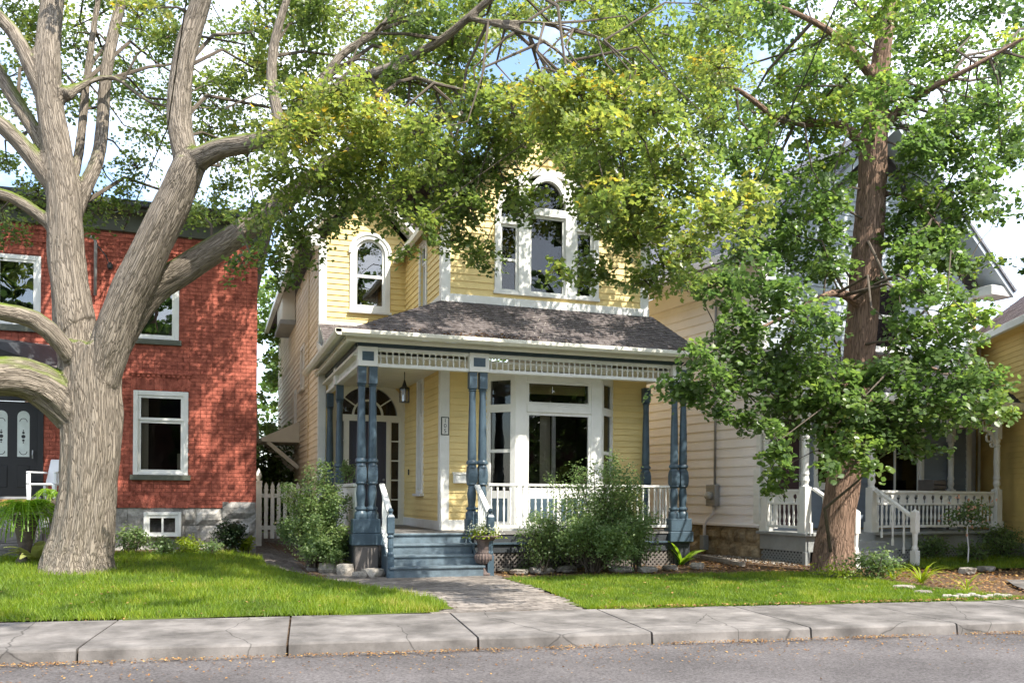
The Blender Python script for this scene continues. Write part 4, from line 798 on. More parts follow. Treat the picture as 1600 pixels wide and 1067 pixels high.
def railW(T, x0, x1):
    o = railing(Wt, T, x0, x1, .74, 1.24, BAL2, WHITE, .115, .40); MB().box(x0, x1, -.045, .045, 1.44, 1.49).build('top_rail', WHITE, o); n = max(2, int((x1-x0)/.235)); pw = (x1-x0)/n
    for k in range(n):
        cx = x0+pw*(k+.5); r = .055; q = MB()
        for sgn in (-1, 1):
            arc = [(cx+sgn*r*math.cos(a), 1.35+r*math.sin(a)) for a in np.linspace(-pi/2+.5, pi/2, 8)]
            poly = [(cx+sgn*.028, 1.24)]+arc+[(cx, 1.44), (cx+sgn*pw*.5, 1.44), (cx+sgn*pw*.5, 1.24)]
            q.prism(poly if sgn < 0 else poly[::-1], -.012, .012)
        q.build('keyhole_panel', WHITE, o)
railW(TY(0), 1.84, 5.32); railW(TX(0), -1.0, -.12)
bevel(MB().box(-.1, 5.55, -.08, .08, 3.05, 3.3).build('porch_beam', WHITE, Wt), .008); bevel(MB().box(5.34, 5.5, .08, 1.2, 3.05, 3.3).build('porch_beam', WHITE, Wt), .008); bevel(MB().box(-.1, .06, .085, 1.2, 3.05, 3.3).build('porch_beam', WHITE, Wt), .008)
sp = MB(); sp.box(1.8, 5.35, -.03, .03, 2.84, 2.89); spo = sp.build('spindle_frieze', WHITE, Wt)
for k in range(38): c = obj('spindle', SPM, WHITE, spo); c.location = (1.84+k*.092, 0, 2.86); c.scale = (.8, .8, .85)
for x, s in ((5.36, -1), (1.78, 1), (1.66, -1)):
    q = MB(); q.ring(x+s*.36, 2.5-.02, .30, .37, pi/2 if s < 0 else pi/2, 0 if s < 0 else pi, -.02, .02, 12) if s < 0 else q.ring(x+s*.36, 2.48, .30, .37, pi/2, pi, -.02, .02, 12)
    q.ring(x+s*.2, 2.64, .07, .1, 0, 2*pi, -.018, .018, 14); q.ring(x+s*.10, 2.5, .04, .065, 0, 2*pi, -.018, .018, 12); q.build('scroll_bracket', WHITE, Wt)
roofpart(Wt, (-.5, -.45, 3.34), (6.05, -.45, 3.34), (5.6, 1.24, 4.35), (-.05, 1.24, 4.35), mat('charcoal_shingle', (.07, .068, .075), .9, .35, 9, .4, 120, .1), name='porch_roof', edge=WHITE)
bevel(MB().box(-.55, 6.1, -.52, -.44, 3.20, 3.36).build('gutter', WHITE, Wt), .015); MB().box(-.45, 6.0, -.43, 1.24, 3.302, 3.33).build('soffit', WHITE, Wt); MB().box(6.02, 6.1, -.44, 1.3, 3.20, 3.36).build('gutter', WHITE, Wt)
st2 = MB().box(.42, 1.4, -.16, -.15, .3, .6).build('porch_steps', PGREY, Wt)
for k in range(4):
    y = -.17-.26*k; z = .655-.155*k
    MB().box(.42, 1.62, y-.02, y, z-.19, z-.036).build('riser', PGREY, st2)
    if k < 3: bevel(MB().box(.40, 1.64, y-.29, y, z-.155-.035, z-.155).build('tread', PGREY, st2), .005)
for x in (.12, 1.72):
    hr = bevel(MB().bar((x, -.1, 1.5), (x-.1*(x > 1)-.0, -1.08, .98), .045, .025).build('stair_handrail', WHITE, Wt), .005); xx = x-.1*(x > 1)
    MB().lathe([(.085, .0), (.085, .36)], xx, -1.12, 4).lathe([(.05, .36), (.06, .4), (.042, .46), (.05, .66), (.06, .7)], xx, -1.12, 10).lathe([(.08, .7), (.08, 1.08), (.0, 1.14)], xx, -1.12, 4).build('newel_post', WHITE, hr)
    for k in range(3): y = -.35-.26*k; MB().lathe([(.026, 0), (.026, .1), (.016, .14), (.024, .35), (.016, .6), (.026, .66), (.026, .78)], xx, y, 8).build('baluster', WHITE, hr, Matrix.Translation((0, 0, 1.5-(-.1-y)*.53-.80)))
# meter and conduit
em = thing('electric_meter', 'grey electric meter box with round dial on the rose siding', 'meter', (10.69, 14.22, 0), PA)
def wl(x, y, z=0): return (Matrix.Rotation(PA, 4, 'Z') @ Vector((x, y, z)))
bevel(MB().box(-.16, -.03, 2.5, 2.82, 1.14, 1.60).build('box', METAL, em), .01); MB().lathe([(.09, 0), (.09, .07), (.075, .10), (.0, .11)], 0, 0, 14).build('dial', mat('meter_glass', (.42, .40, .36), .2, .2, 20), em, Matrix.Translation((-.16, 2.66, 1.36))@Matrix.Rotation(-pi/2, 4, 'Y'), True)
MB().tube([(-.07, 2.66, 1.14), (-.07, 2.68, .98), (-.08, 2.85, .86), (-.12, 2.9, .74), (-.12, 2.9, .2)], .035, 8).build('conduit', PINK, em, smooth=True); MB().tube([(-.07, 2.62, 1.6), (-.07, 2.62, 5.6)], .028, 8).build('riser_conduit', METAL, em, smooth=True); bevel(MB().box(-.2, -.06, 2.83, 2.97, .18, .5).build('ground_box', PGREY, em), .008)
cr = thing('stacked_crate', 'dark wooden crate standing on the far porch behind the railing', 'crate', tuple(Vector((10.69, 14.22, 0))+wl(4.35, .75, 1.32)), PA)
for k in range(4): bevel(MB().box(-.2, .2, -.2, -.17, .02+k*.1, .1+k*.1).build('slat', LATT, cr), .004)
b = MB(); b.box(-.2, -.17, -.169, .17, 0, .42); b.box(.17, .2, -.169, .17, 0, .42); b.box(-.2, .2, .171, .2, 0, .42); b.build('frame', LATT, cr)
# stand carrying the crate
b = MB(); b.box(-.25, .25, -.25, .25, .62, .66)
for x in (-.22, .22):
    for y in (-.22, .22): b.box(x-.02, x+.02, y-.02, y+.02, 0, .62)
tag(b.build('porch_table', LATT, None, Matrix.Translation(tuple(Vector((10.69, 14.22, 0))+wl(4.35, .75, .66)))@Matrix.Rotation(PA, 4, 'Z')), 'small dark table under the crate on the far porch', 'table')
# ------------------------------------------------------------------ FAR OCHRE HOUSE (right edge)
az = math.radians(27); O = thing('ochre_house', 'ochre yellow clapboard house at the right edge', 'house', (17.6, 16.9, 0), -az)
# local: left-facing wall on x=0 runs toward camera (-y); street-facing recess on y=0 to the left
wall(O, TX(0), 0, 8, .4, 4.95, YEL2, [], .115); wall(O, TY(0), -4, 0, .4, 6.2, YEL2, [], .115)
bevel(MB().box(-.12, -.026, -.13, -.026, .4, 4.9).build('corner_board', WHITE, O), .006); MB().tube([(-.08, -.5, .5), (-.08, -.5, 4.9)], .03, 8).build('downpipe', CREAM, O)
MB().box(-.05, .1, -8, 0, 0, .4).build('foundation', STONE, O); bevel(MB().box(-.5, -.4, -8, .3, 4.86, 5.02).build('gutter', WHITE, O), .01); MB().box(-.4, 0, -8, 0, 4.90, 4.95).build('soffit', YEL2, O)
roofpart(O, (-.45, .4, 5.0), (-.45, -8, 5.0), (3.4, -8, 8.0), (3.4, .4, 8.0), SHINP, name='roof')
roofpart(O, (-4.2, -.5, 6.2), (.2, -.5, 6.2), (.2, 3, 8.6), (-4.2, 3, 8.6), SHINP, name='roof')
# ------------------------------------------------------------------ PICKET GATE
gy = 20.2; gt = thing('picket_gate', 'white picket gate with ball finial post beside the brick house', 'gate', (0, gy, 0)); gz = .3
MB().lathe([(.095, gz-.1), (.095, gz+1.28)], .99, 0, 4).lathe([(.11, gz+1.28), (.11, gz+1.32)], .99, 0, 4).lathe([(.03, gz+1.32), (.05, gz+1.37), (.07, gz+1.43), (.05, gz+1.5), (.0, gz+1.6)], .99, 0, 10).build('gate_post', WHITE, gt)
pm = MB().prism([(-.04, 0), (.04, 0), (.04, 1.02), (.05, 1.07), (.035, 1.10), (.045, 1.13), (.0, 1.24), (-.045, 1.13), (-.035, 1.10), (-.05, 1.07), (-.04, 1.02)], -.012, .012).mesh('picket')
for k in range(8): o = obj('picket', pm, WHITE, gt); o.location = (1.15+k*.135, 0, gz+.06)
for z in (.25, .95): MB().box(1.06, 2.14, .013, .05, gz+z, gz+z+.09).build('rail', WHITE, gt)
# ------------------------------------------------------------------ TREES
def skeleton_mesh(name, limbs, voxel, m, parent):
    b = MB(); fine = []
    for pts, rad in limbs:                                   # resample smoothly
        P = [Vector(p) for p in pts]; Q = []; Rr = []
        for i in range(len(P)-1):
            p0, p1, p2, p3 = P[max(i-1, 0)], P[i], P[i+1], P[min(i+2, len(P)-1)]; n = max(2, int((p2-p1).length/.18))
            for k in range(n):
                t = k/n; Q.append(.5*((2*p1)+(p2-p0)*t+(2*p0-5*p1+4*p2-p3)*t*t+(3*p1-p0-3*p2+p3)*t**3)); Rr.append(rad[i]+(rad[i+1]-rad[i])*t)
        Q.append(P[-1]); Rr.append(rad[-1]); b.tube(Q, Rr, 18); fine.append((Q, Rr))
    o = b.build(name, m, parent)
    md = o.modifiers.new('remesh', 'REMESH'); md.mode = 'VOXEL'; md.voxel_size = voxel; sm = o.modifiers.new('smooth', 'SMOOTH'); sm.factor = .5; sm.iterations = 10
    bpy.context.view_layer.update(); dg = bpy.context.evaluated_depsgraph_get(); me = bpy.data.meshes.new_from_object(o.evaluated_get(dg)); o.modifiers.clear(); o.data = me
    if not me.materials: me.materials.append(m)
    n = len(me.vertices); co = np.zeros(n*3); me.vertices.foreach_get('co', co); co = co.reshape(-1, 3); no = np.zeros(n*3); me.vertices.foreach_get('normal', no); no = no.reshape(-1, 3)
    # bark coordinates from nearest limb segment
    best = np.full(n, 1e9); bc = np.zeros((n, 3)); ri = np.ones(n)*.1
    for pts, rad in fine:
        acc = random.uniform(0, 9); e1 = None
        for i in range(len(pts)-1):
            p, q = np.array(pts[i]), np.array(pts[i+1]); d = q-p; Ln = np.linalg.norm(d); d = d/Ln; t = np.clip((co-p)@d, 0, Ln); c = p+t[:, None]*d; off = co-c; r = rad[i]+(rad[i+1]-rad[i])*t/Ln
            ds = np.linalg.norm(off, axis=1)/r; k = ds < best; e1 = np.cross(d, [.31, .95, .05]) if e1 is None else e1-d*(e1@d); e1 /= np.linalg.norm(e1); e2 = np.cross(d, e1)
            best[k] = ds[k]; bc[k] = np.stack([off@e1, off@e2, (acc+(co-p)@d)*.085], 1)[k]; ri[k] = r[k]; acc += Ln
    amp = np.clip(ri*.11, 0, .04)
    dz = np.array([noise.noise((a*9, b_*9, c*14))+.5*noise.noise((a*22, b_*22, c*30)) for a, b_, c in bc]); co = co+no*(amp*dz)[:, None]; me.vertices.foreach_set('co', co.ravel())
    at_ = me.attributes.new('bark', 'FLOAT_VECTOR', 'POINT'); at_.data.foreach_set('vector', bc.ravel().astype(np.float32)); me.polygons.foreach_set('use_smooth', [True]*len(me.polygons)); me.update()
    return o
def limb(*q): return ([at(u, v, D) for u, v, D, r in q], [r for u, v, D, r in q])
class Crown:
    def __init__(s): s.P = []; s.N = []; s.S = []; s.T = []; s.tw = MB(); s.used = {}
    def clump(s, c, rx, ry, rz, n, size, tint=.4, droop=0., sprays=None, tv=.2):
        c = np.array(c); k = sprays or max(5, int(n/34)); m = max(6, int(n/k))
        for _ in range(k):
            d = rng.normal(size=3); d /= np.linalg.norm(d); d *= rng.random()**.45; sc = c+d*np.array([rx, ry, rz]); out = d/(np.linalg.norm(d)+.01)
            nr = np.array([0, 0, 1.])+rng.normal(0, .4, 3)+out*.35; nr /= np.linalg.norm(nr); rs = rng.uniform(.16, .34)*(min(rx, ry)/.5)**.5
            e1 = np.cross(nr, rng.normal(size=3)); e1 /= np.linalg.norm(e1); e2 = np.cross(nr, e1); a = rng.uniform(0, 2*pi, m); r = rs*np.sqrt(rng.random(m))
            p = sc+np.outer(r*np.cos(a)*1.5, e1)+np.outer(r*np.sin(a)*.8, e2)+np.outer(rng.normal(0, .035, m)-r*r*.35/rs, nr); s.P.append(p); s.N.append(nr+rng.normal(0, .42, (m, 3))); s.S.append(rng.uniform(.65, 1.2, m)*size)
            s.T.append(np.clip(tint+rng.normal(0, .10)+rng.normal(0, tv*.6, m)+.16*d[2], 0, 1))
            if rng.random() < .55: mid = (c+sc)/2+rng.normal(0, .05, 3); s.tw.tube([c, mid, sc+e1*rs], [.010, .007, .003], 4)
    def connect(s, c, limbs, r=.015):
        c = Vector(c); best = None
        for li, (pts, rad) in enumerate(limbs):
            for i in range(len(pts)-1):
                for f in (0., .2, .4, .6, .8):
                    p = Vector(pts[i]).lerp(Vector(pts[i+1]), f); dd = (p-c).length*rng.uniform(.9, 1.15)+(.4 if p.z > c.z+1.5 else 0)+.5*s.used.get((li, i), 0)
                    if best is None or dd < best[0]: best = (dd, p, rad[i], (li, i))
        p = best[1]; L_ = (c-p).length; s.used[best[3]] = s.used.get(best[3], 0)+1
        if .15 < L_ < 3.2:
            a = p.lerp(c, .35)+Vector((0, 0, .12*L_))+Vector(rng.normal(0, .07*L_, 3)); b_ = p.lerp(c, .7)+Vector((0, 0, .10*L_))+Vector(rng.normal(0, .07*L_, 3)); r0 = min(best[2]*.5, r+.007*L_)
            s.tw.tube([p, a, b_, c], [r0, r0*.75, r0*.5, .007], 6)
    def build(s, name, m, parent, shape=MAPLE, faces=MAPLE_F):
        leaves(name, np.concatenate(s.P), np.concatenate(s.N), np.concatenate(s.S), np.concatenate(s.T), m, parent, shape, faces)
# --- big maple at left
b0 = gnd(122, 893); D1 = depth(b0); mt = thing('maple_tree', 'huge pale barked maple with spreading mossy limbs at left', 'tree', tuple(b0))
q = D1/13.6
LM = [limb((122, 915, D1, .70), (122, 880, D1, .58), (128, 840, D1, .50), (137, 770, D1, .465), (142, 690, D1, .475), (140, 600, D1, .50), (142, 540, D1, .48)),
      limb((134, 640, D1, .30), (118, 510, D1, .33), (104, 400, D1, .29), (100, 310, D1, .27), (90, 235, D1, .24), (78, 165, D1, .225), (75, 95, D1, .21), (80, 20, D1+.2, .19), (95, -90, D1+.4, .15), (110, -260, D1+.6, .08)),
      limb((145, 640, D1, .30), (186, 500, D1-.15, .32), (238, 385, D1-.35, .30), (276, 305, D1-.45, .28), (298, 255, D1-.5, .26)),
      limb((296, 262, D1-.5, .22), (282, 205, D1-.45, .205), (280, 150, D1-.4, .20), (290, 80, D1-.4, .185), (312, 10, D1-.4, .17), (335, -90, D1-.6, .13), (340, -260, D1-1, .07)),
      limb((300, 255, D1-.5, .20), (345, 232, D1-.7, .165), (400, 222, D1-.9, .155), (440, 205, D1-1.1, .14), (490, 160, D1-1.3, .11), (560, 125, D1-1.6, .09), (612, 105, D1-1.8, .085), (690, 62, D1-2.1, .07), (770, -5, D1-2.4, .06), (860, -70, D1-2.7, .04)),
      limb((150, 600, D1+.05, .24), (225, 470, D1+.15, .255), (290, 420, D1+.1, .235), (360, 375, D1, .215), (430, 325, D1-.2, .19), (500, 268, D1-.5, .14), (580, 220, D1-.9, .1), (680, 190, D1-1.3, .07), (790, 160, D1-1.5, .05)),
      limb((142, 680, D1, .30), (85, 615, D1-.3, .35), (35, 590, D1-.6, .33), (-40, 585, D1-1, .31), (-160, 560, D1-1.4, .25)),
      limb((135, 590, D1-.1, .14), (75, 515, D1-.6, .165), (30, 492, D1-.8, .155), (-40, 480, D1-1.1, .14)),
      limb((96, 310, D1, .17), (50, 245, D1-.1, .15), (8, 200, D1-.2, .14), (-50, 160, D1-.3, .12)), limb((100, 370, D1, .13), (60, 335, D1-.1, .11), (15, 308, D1-.2, .10), (-50, 290, D1-.4, .09)),
      limb((95, 285, D1, .15), (60, 215, D1+.1, .13), (20, 150, D1+.2, .12), (-20, 80, D1+.3, .1)), limb((85, 190, D1, .15), (45, 100, D1-.1, .13), (20, 50, D1-.1, .12), (-30, 0, D1-.2, .1)),
      limb((106, 360, D1+.05, .15), (130, 300, D1+.2, .14), (152, 250, D1+.4, .12), (160, 190, D1+.6, .115), (166, 110, D1+.7, .11), (185, 20, D1+.9, .1), (215, -80, D1+1, .07)), limb((104, 320, D1+.1, .10), (124, 235, D1+.5, .085), (135, 130, D1+.8, .075), (150, 20, D1+1, .06), (170, -90, D1+1.1, .04)),
      limb((100, 150, D1, .13), (135, 130, D1+.3, .06), (180, 122, D1+.4, .05), (235, 160, D1+.3, .045), (300, 168, D1+.2, .035), (366, 170, D1+.1, .02)),
      limb((440, 205, D1-1.1, .10), (425, 130, D1-1.0, .09), (430, 60, D1-.9, .08), (455, -20, D1-.9, .06)), limb((480, 172, D1-1.25, .09), (530, 90, D1-1.2, .075), (600, 40, D1-1.2, .06), (640, -40, D1-1.2, .05)),
      limb((610, 108, D1-1.8, .06), (680, 130, D1-2.2, .045), (720, 140, D1-2.4, .035)), limb((740, 30, D1-2.3, .05), (850, 65, D1-2.6, .04), (940, 145, D1-2.6, .025), (1000, 190, D1-2.4, .015)), limb((735, 30, D1-2.3, .04), (880, 40, D1-2.7, .03), (960, 70, D1-2.8, .02))]
LM = [(p_, [r_*(.76 if p_[-1].x < -4.2 and p_[-1].z < 4.6 else .87) for r_ in q_]) for p_, q_ in LM]
skeleton_mesh('trunk', LM, .030, BARK1, mt); mt_children = True
C1 = Crown()
def cl(C, u, v, D, ru, rv, n, size, tint, limbs, conn=True, tv=.2):
    p = at(u, v, D); rx = ru*D/F; C.clump(p, rx, rx*1.0, rv*D/F, n, size, tint, tv=tv)
    if conn: C.connect(p, limbs)
low = [(385,400,35,30,.42),(430,410,38,34,.45),(470,385,40,40,.45),(425,365,40,35,.55),(455,330,45,40,.6),(505,345,42,36,.45),(400,330,35,35,.5),(540,310,45,38,.5),(585,305,45,34,.55),(620,330,42,30,.6),(560,265,55,40,.7),(500,280,55,38,.7),(440,270,45,40,.65),(600,250,50,38,.75),(645,270,45,38,.6),(480,215,60,45,.85),(545,195,60,48,.88),(600,190,50,45,.8),(430,220,40,36,.7),(650,210,48,40,.7),(530,145,60,36,.85),(470,150,45,32,.8),(690,240,45,40,.55),(690,300,40,34,.5),(660,345,34,24,.65),(690,365,26,20,.6),(725,275,45,40,.45),(735,325,42,40,.45),(720,380,30,28,.5),(752,400,24,24,.5),(640,395,24,14,.7),(765,215,50,40,.6),(745,160,50,36,.6),(800,175,50,36,.85),(850,140,50,34,.9),(870,190,50,32,.85),(820,232,44,24,.6),(900,150,50,36,.85),(930,200,50,36,.8),(960,160,45,36,.8),(980,230,50,36,.6),(940,255,44,30,.6),(905,260,34,24,.55),(950,310,42,32,.75),(985,330,45,34,.8),(1020,300,45,36,.65),(1000,380,40,32,.6),(955,370,34,30,.6),(920,410,22,24,.55),(905,440,18,18,.5),(868,425,18,12,.7),(1045,350,45,36,.7),(1035,415,40,30,.6),(1075,300,45,40,.6),(1070,250,50,40,.65),(1010,250,45,36,.6),(1020,180,50,40,.7),(1085,390,40,34,.75),(1125,340,45,34,.85),(1160,310,45,34,.85),(1070,440,30,24,.55),(840,300,16,26,.5),(815,330,16,20,.5),(795,300,26,22,.55),(935,340,30,30,.6),(915,300,26,26,.55),(948,430,22,18,.6),(770,265,34,26,.5),(700,330,30,30,.5),(1010,440,30,22,.6)]  # last value is leaf tint; brighter tint stands in for sun on clumps
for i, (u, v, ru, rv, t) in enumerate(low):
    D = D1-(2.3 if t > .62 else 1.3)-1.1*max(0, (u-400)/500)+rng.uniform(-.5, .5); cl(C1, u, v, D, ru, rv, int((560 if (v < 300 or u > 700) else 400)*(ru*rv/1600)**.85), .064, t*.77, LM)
for u in range(-120, 1180, 62):                              # upper crown, also beyond the frame
    for v in range(-560, 215, 54):
        uu, vv = u+rng.uniform(-28, 28), v+rng.uniform(-24, 24)
        inside = vv > -30
        pr_ = 1. if uu > 430 else .45
        if uu < 430 and vv > 150: pr_ = .30
        if vv < -30: pr_ = (.26 if uu < 700 else .12) if uu > 350 else .34
        if 760 < uu < 900 and 30 < vv < 120: pr_ = .25
        if rng.random() > pr_: continue
        D = D1-rng.uniform(-2.6, 1.0)-(1.0 if uu > 600 else 0)-(1.6 if vv < 60 else 0)*rng.random()
        if uu < 430: D = D1+rng.uniform(-.5, 4.0)
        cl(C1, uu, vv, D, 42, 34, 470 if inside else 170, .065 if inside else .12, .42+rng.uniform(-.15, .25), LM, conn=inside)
for uu, vv in ((20,20),(15,120),(30,330),(10,360),(60,300),(150,330),(190,300),(215,260),(330,330),(350,290),(340,130),(380,110),(360,60),(390,170),(240,60),(210,120),(230,210),(370,250),(330,200),(310,330),(10,250),(410,40),(420,100),(260,20)): cl(C1, uu, vv, D1+rng.uniform(.5, 3), 38, 28, 380, .065, .4, LM)
for u in range(420, 1120, 58):                               # second, deeper layer of the upper crown
    for v in range(-30, 150, 52):
        uu, vv = u+rng.uniform(-28, 28), v+rng.uniform(-24, 24)
        if (800 < uu < 880 and 40 < vv < 110) or rng.random() < .3: continue
        cl(C1, uu, vv, D1+rng.uniform(.3, 2.0), 44, 34, 340, .07, .45+rng.uniform(-.12, .2), LM, conn=False)
for _ in range(30):                                           # unseen loose leaf clumps over the street, added for dappled shade
    x, y, z = rng.uniform(-6, 3.5), rng.uniform(2.5, 8.5), rng.uniform(7.5, 11); C1.clump((x, y, z), .75, .75, .4, 190, .13, .5)
C1.build('crown', MAPL, mt); tag(C1.tw.build('branches', BARK3, mt), kind='stuff')
for ch in list(mt.children): ch.location = ch.location-mt.location
# --- leaning tree at right
b2 = gnd(1303, 893); D2 = depth(b2); lt2 = thing('leaning_tree', 'brown barked leafy tree leaning right between the two houses', 'tree', tuple(b2))
LR = [limb((1300, 915, D2, .46), (1302, 880, D2, .36), (1308, 820, D2, .29), (1318, 740, D2, .275), (1336, 640, D2, .262), (1345, 540, D2, .26), (1350, 450, D2, .258), (1356, 380, D2, .255), (1362, 300, D2, .24), (1366, 215, D2, .225), (1372, 150, D2, .18), (1380, 70, D2, .16), (1400, -60, D2, .12), (1410, -260, D2, .06)),
      limb((1352, 225, D2, .12), (1310, 195, D2-.2, .085), (1262, 193, D2-.4, .07), (1215, 185, D2-.6, .06), (1160, 145, D2-.9, .05), (1110, 120, D2-1.1, .03)),
      limb((1375, 200, D2, .12), (1415, 165, D2-.1, .09), (1450, 140, D2-.3, .07), (1510, 110, D2-.6, .05), (1600, 60, D2-.9, .04)), limb((1372, 130, D2, .1), (1310, 60, D2-.2, .07), (1240, 20, D2-.4, .05), (1150, -10, D2-.6, .03)), limb((1362, 300, D2, .05), (1420, 310, D2-.3, .035), (1465, 350, D2-.6, .03), (1500, 420, D2-.9, .02), (1515, 480, D2-1, .015)),
      limb((1345, 475, D2-.1, .10), (1312, 458, D2-.5, .075), (1280, 466, D2-.9, .055), (1215, 500, D2-1.4, .04), (1130, 540, D2-1.8, .025), (1065, 580, D2-2.0, .015)), limb((1345, 560, D2, .08), (1400, 560, D2-.4, .05), (1470, 580, D2-.8, .035), (1550, 610, D2-1, .02)),
      limb((1340, 600, D2-.2, .07), (1290, 610, D2-1, .045), (1230, 650, D2-1.5, .03), (1210, 720, D2-1.7, .015)), limb((1335, 620, D2-.2, .06), (1350, 640, D2-1, .04), (1390, 660, D2-1.6, .03), (1440, 690, D2-1.8, .015))]
skeleton_mesh('trunk', LR, .03, BARK2, lt2); C2 = Crown()
lowr = [(1060,590,30,24,.35),(1095,560,34,28,.4),(1085,625,28,22,.3),(1120,600,34,30,.35),(1120,645,26,20,.3),(1140,540,38,34,.45),(1165,500,38,34,.4),(1150,585,36,32,.4),(1185,545,40,36,.45),(1190,610,40,36,.4),(1175,660,30,26,.45),(1225,580,42,38,.6),(1235,640,40,36,.5),(1215,690,26,30,.45),(1212,735,20,30,.55),(1205,765,14,16,.5),(1270,610,42,38,.65),(1275,660,38,32,.45),(1240,530,42,34,.5),(1285,560,40,34,.5),(1270,500,36,30,.4),(1310,690,36,30,.6),(1330,640,38,32,.5),(1345,700,34,24,.65),(1372,670,38,32,.35),(1310,600,38,34,.5),(1352,590,36,26,.45),(1400,640,42,34,.35),(1410,690,36,26,.35),(1390,590,38,32,.4),(1440,660,40,32,.3),(1450,610,42,34,.45),(1450,700,26,20,.35),(1490,640,40,26,.5),(1495,600,40,30,.45),(1540,630,34,22,.65),(1565,645,22,14,.75),(1530,590,36,28,.5),(1430,560,40,32,.45),(1480,550,38,32,.4),(1410,520,36,32,.5),(1455,510,38,32,.6),(1500,520,34,30,.7),(1520,500,28,24,.75),(1480,460,36,30,.65),(1440,455,36,32,.5),(1405,460,28,30,.5),(1420,400,34,34,.5),(1455,395,36,34,.5),(1490,400,30,30,.55),(1425,340,30,32,.55),(1460,340,32,30,.6),(1400,300,18,20,.6),(1190,440,38,34,.4),(1150,445,36,32,.45),(1230,460,36,30,.45),(1220,400,40,34,.45),(1260,410,36,30,.45),(1300,420,28,26,.4),(1300,500,26,20,.4),(1160,390,40,34,.5),(1190,350,42,34,.5),(1240,340,40,34,.55),(1290,345,28,28,.5),(1290,300,30,28,.55),(1245,280,40,34,.55),(1200,290,42,34,.5),(1150,250,44,36,.55),(1200,225,44,32,.55),(1300,250,30,24,.6),(1240,175,40,28,.9),(1280,170,36,26,.9),(1330,150,36,28,.9),(1345,185,24,16,.8),(1480,200,44,34,.45),(1430,215,36,32,.5),(1530,260,38,24,.5),(1490,290,34,22,.55),(1555,300,30,14,.45),(1430,260,30,26,.5),(1580,200,36,34,.6),(1540,160,44,36,.5),(1110,450,30,24,.4),(1560,330,26,10,.4),(1335,590,30,26,.5),(1345,655,30,28,.5),(1330,715,28,22,.6),(1365,725,22,14,.7),(1300,730,20,12,.5),(1350,620,30,26,.45),(1300,310,26,26,.6),(1310,370,26,26,.5),(1280,380,30,26,.5),(1300,410,26,22,.5),(1405,330,24,26,.6),(1410,370,26,26,.55),(1440,310,30,26,.6),(1470,300,30,24,.6),(1500,340,30,26,.6),(1440,370,30,28,.5),(1480,370,30,28,.55),(1400,420,22,24,.5),(1330,280,18,20,.6),(1520,420,24,22,.6),(1250,370,32,28,.5),(1520,300,36,24,.6),(1450,240,40,28,.55),(1500,230,40,28,.55),(1570,250,34,24,.55)]
for u, v, ru, rv, t in lowr:
    front = v > 430; D = D2-(2.3 if front else .5)+rng.uniform(-.7, .5)
    if front and u < 1170: D -= .2
    if 1320 < u < 1385 and v < 520: D = D2+.5
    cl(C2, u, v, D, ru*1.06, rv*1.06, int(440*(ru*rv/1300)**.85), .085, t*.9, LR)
for u in range(1080, 1760, 60):
    for v in range(-480, 260, 54):
        uu, vv = u+rng.uniform(-26, 26), v+rng.uniform(-24, 24); inside = vv > -30
        if rng.random() > (.98 if inside else .12): continue
        if 1330 < uu < 1400 and 215 < vv: continue
        D = D2+rng.uniform(-1.0, 2.4) if not (1330 < uu < 1400) else D2-rng.uniform(.6, 1.6)
        cl(C2, uu, vv, D, 42, 34, 350 if inside else 120, .08 if inside else .14, .45+rng.uniform(-.12, .4), LR, conn=inside)
for u in range(1140, 1700, 62):
    for v in range(-30, 230, 52):
        uu, vv = u+rng.uniform(-28, 28), v+rng.uniform(-24, 24)
        if 1325 < uu < 1405 or rng.random() < .3: continue
        cl(C2, uu, vv, D2+rng.uniform(1.0, 3.0), 44, 34, 250, .09, .45+rng.uniform(-.12, .3), LR, conn=False)
C2.build('crown', LIND, lt2, OVAL*np.array([1.25, 1, 1]), OVAL_F); tag(C2.tw.build('branches', BARK3, lt2), kind='stuff')
for ch in list(lt2.children): ch.location = ch.location-lt2.location
# --- other trees
def simple_tree(label, base, h, r, tr, m, n, size, tint, clumps=14, group='trees beyond the houses', z0=.35, shape=OVAL, flat=.8):
    t = thing('background_tree', label, 'tree', tuple(base), group=group); C = Crown(); MB().tube([(0, 0, -.2), (.1, 0, h*.3), (0, .1, h*.6), (.05, 0, h*.9)], [tr, tr*.8, tr*.5, tr*.15], 10).build('trunk', BARK2, t, smooth=True)
    for _ in range(clumps):
        d = rng.normal(size=3); d /= np.linalg.norm(d); d *= rng.random()**.4; C.clump((d[0]*r, d[1]*r, h*(1+z0)/2+d[2]*h*(1-z0)/2), r*.42, r*.42, r*.36*flat, n//clumps, size, tint)
    C.build('crown', m, t, shape, OVAL_F); tag(C.tw.build('branches', BARK3, t), kind='stuff'); return t
for lab, x, y, h, r, n in (('leafy tree filling the gap between brick and yellow houses', 1.3, 31, 9.0, 2.6, 16000), ('tall tree far behind the brick house roof', -7, 40, 13, 5, 5000), ('broad tree rising behind the yellow house roof', 5.5, 46, 14, 6, 5000), ('tree behind the pale house gable', 17, 44, 12, 5, 4000)):
    simple_tree(lab, (x, y, 0), h, r, .2, LIND, n, (.17 if n > 6000 else .3), .55, 16 if n < 6000 else 44, z0=.05 if n > 6000 else .3)
er = simple_tree('dark leaved tree at the right edge with trunk out of frame', tuple(gnd(1790, 905)), 7.2, 1.7, .16, LIND, 10000, .12, .35, 30, group='trees beyond the houses', z0=.42)
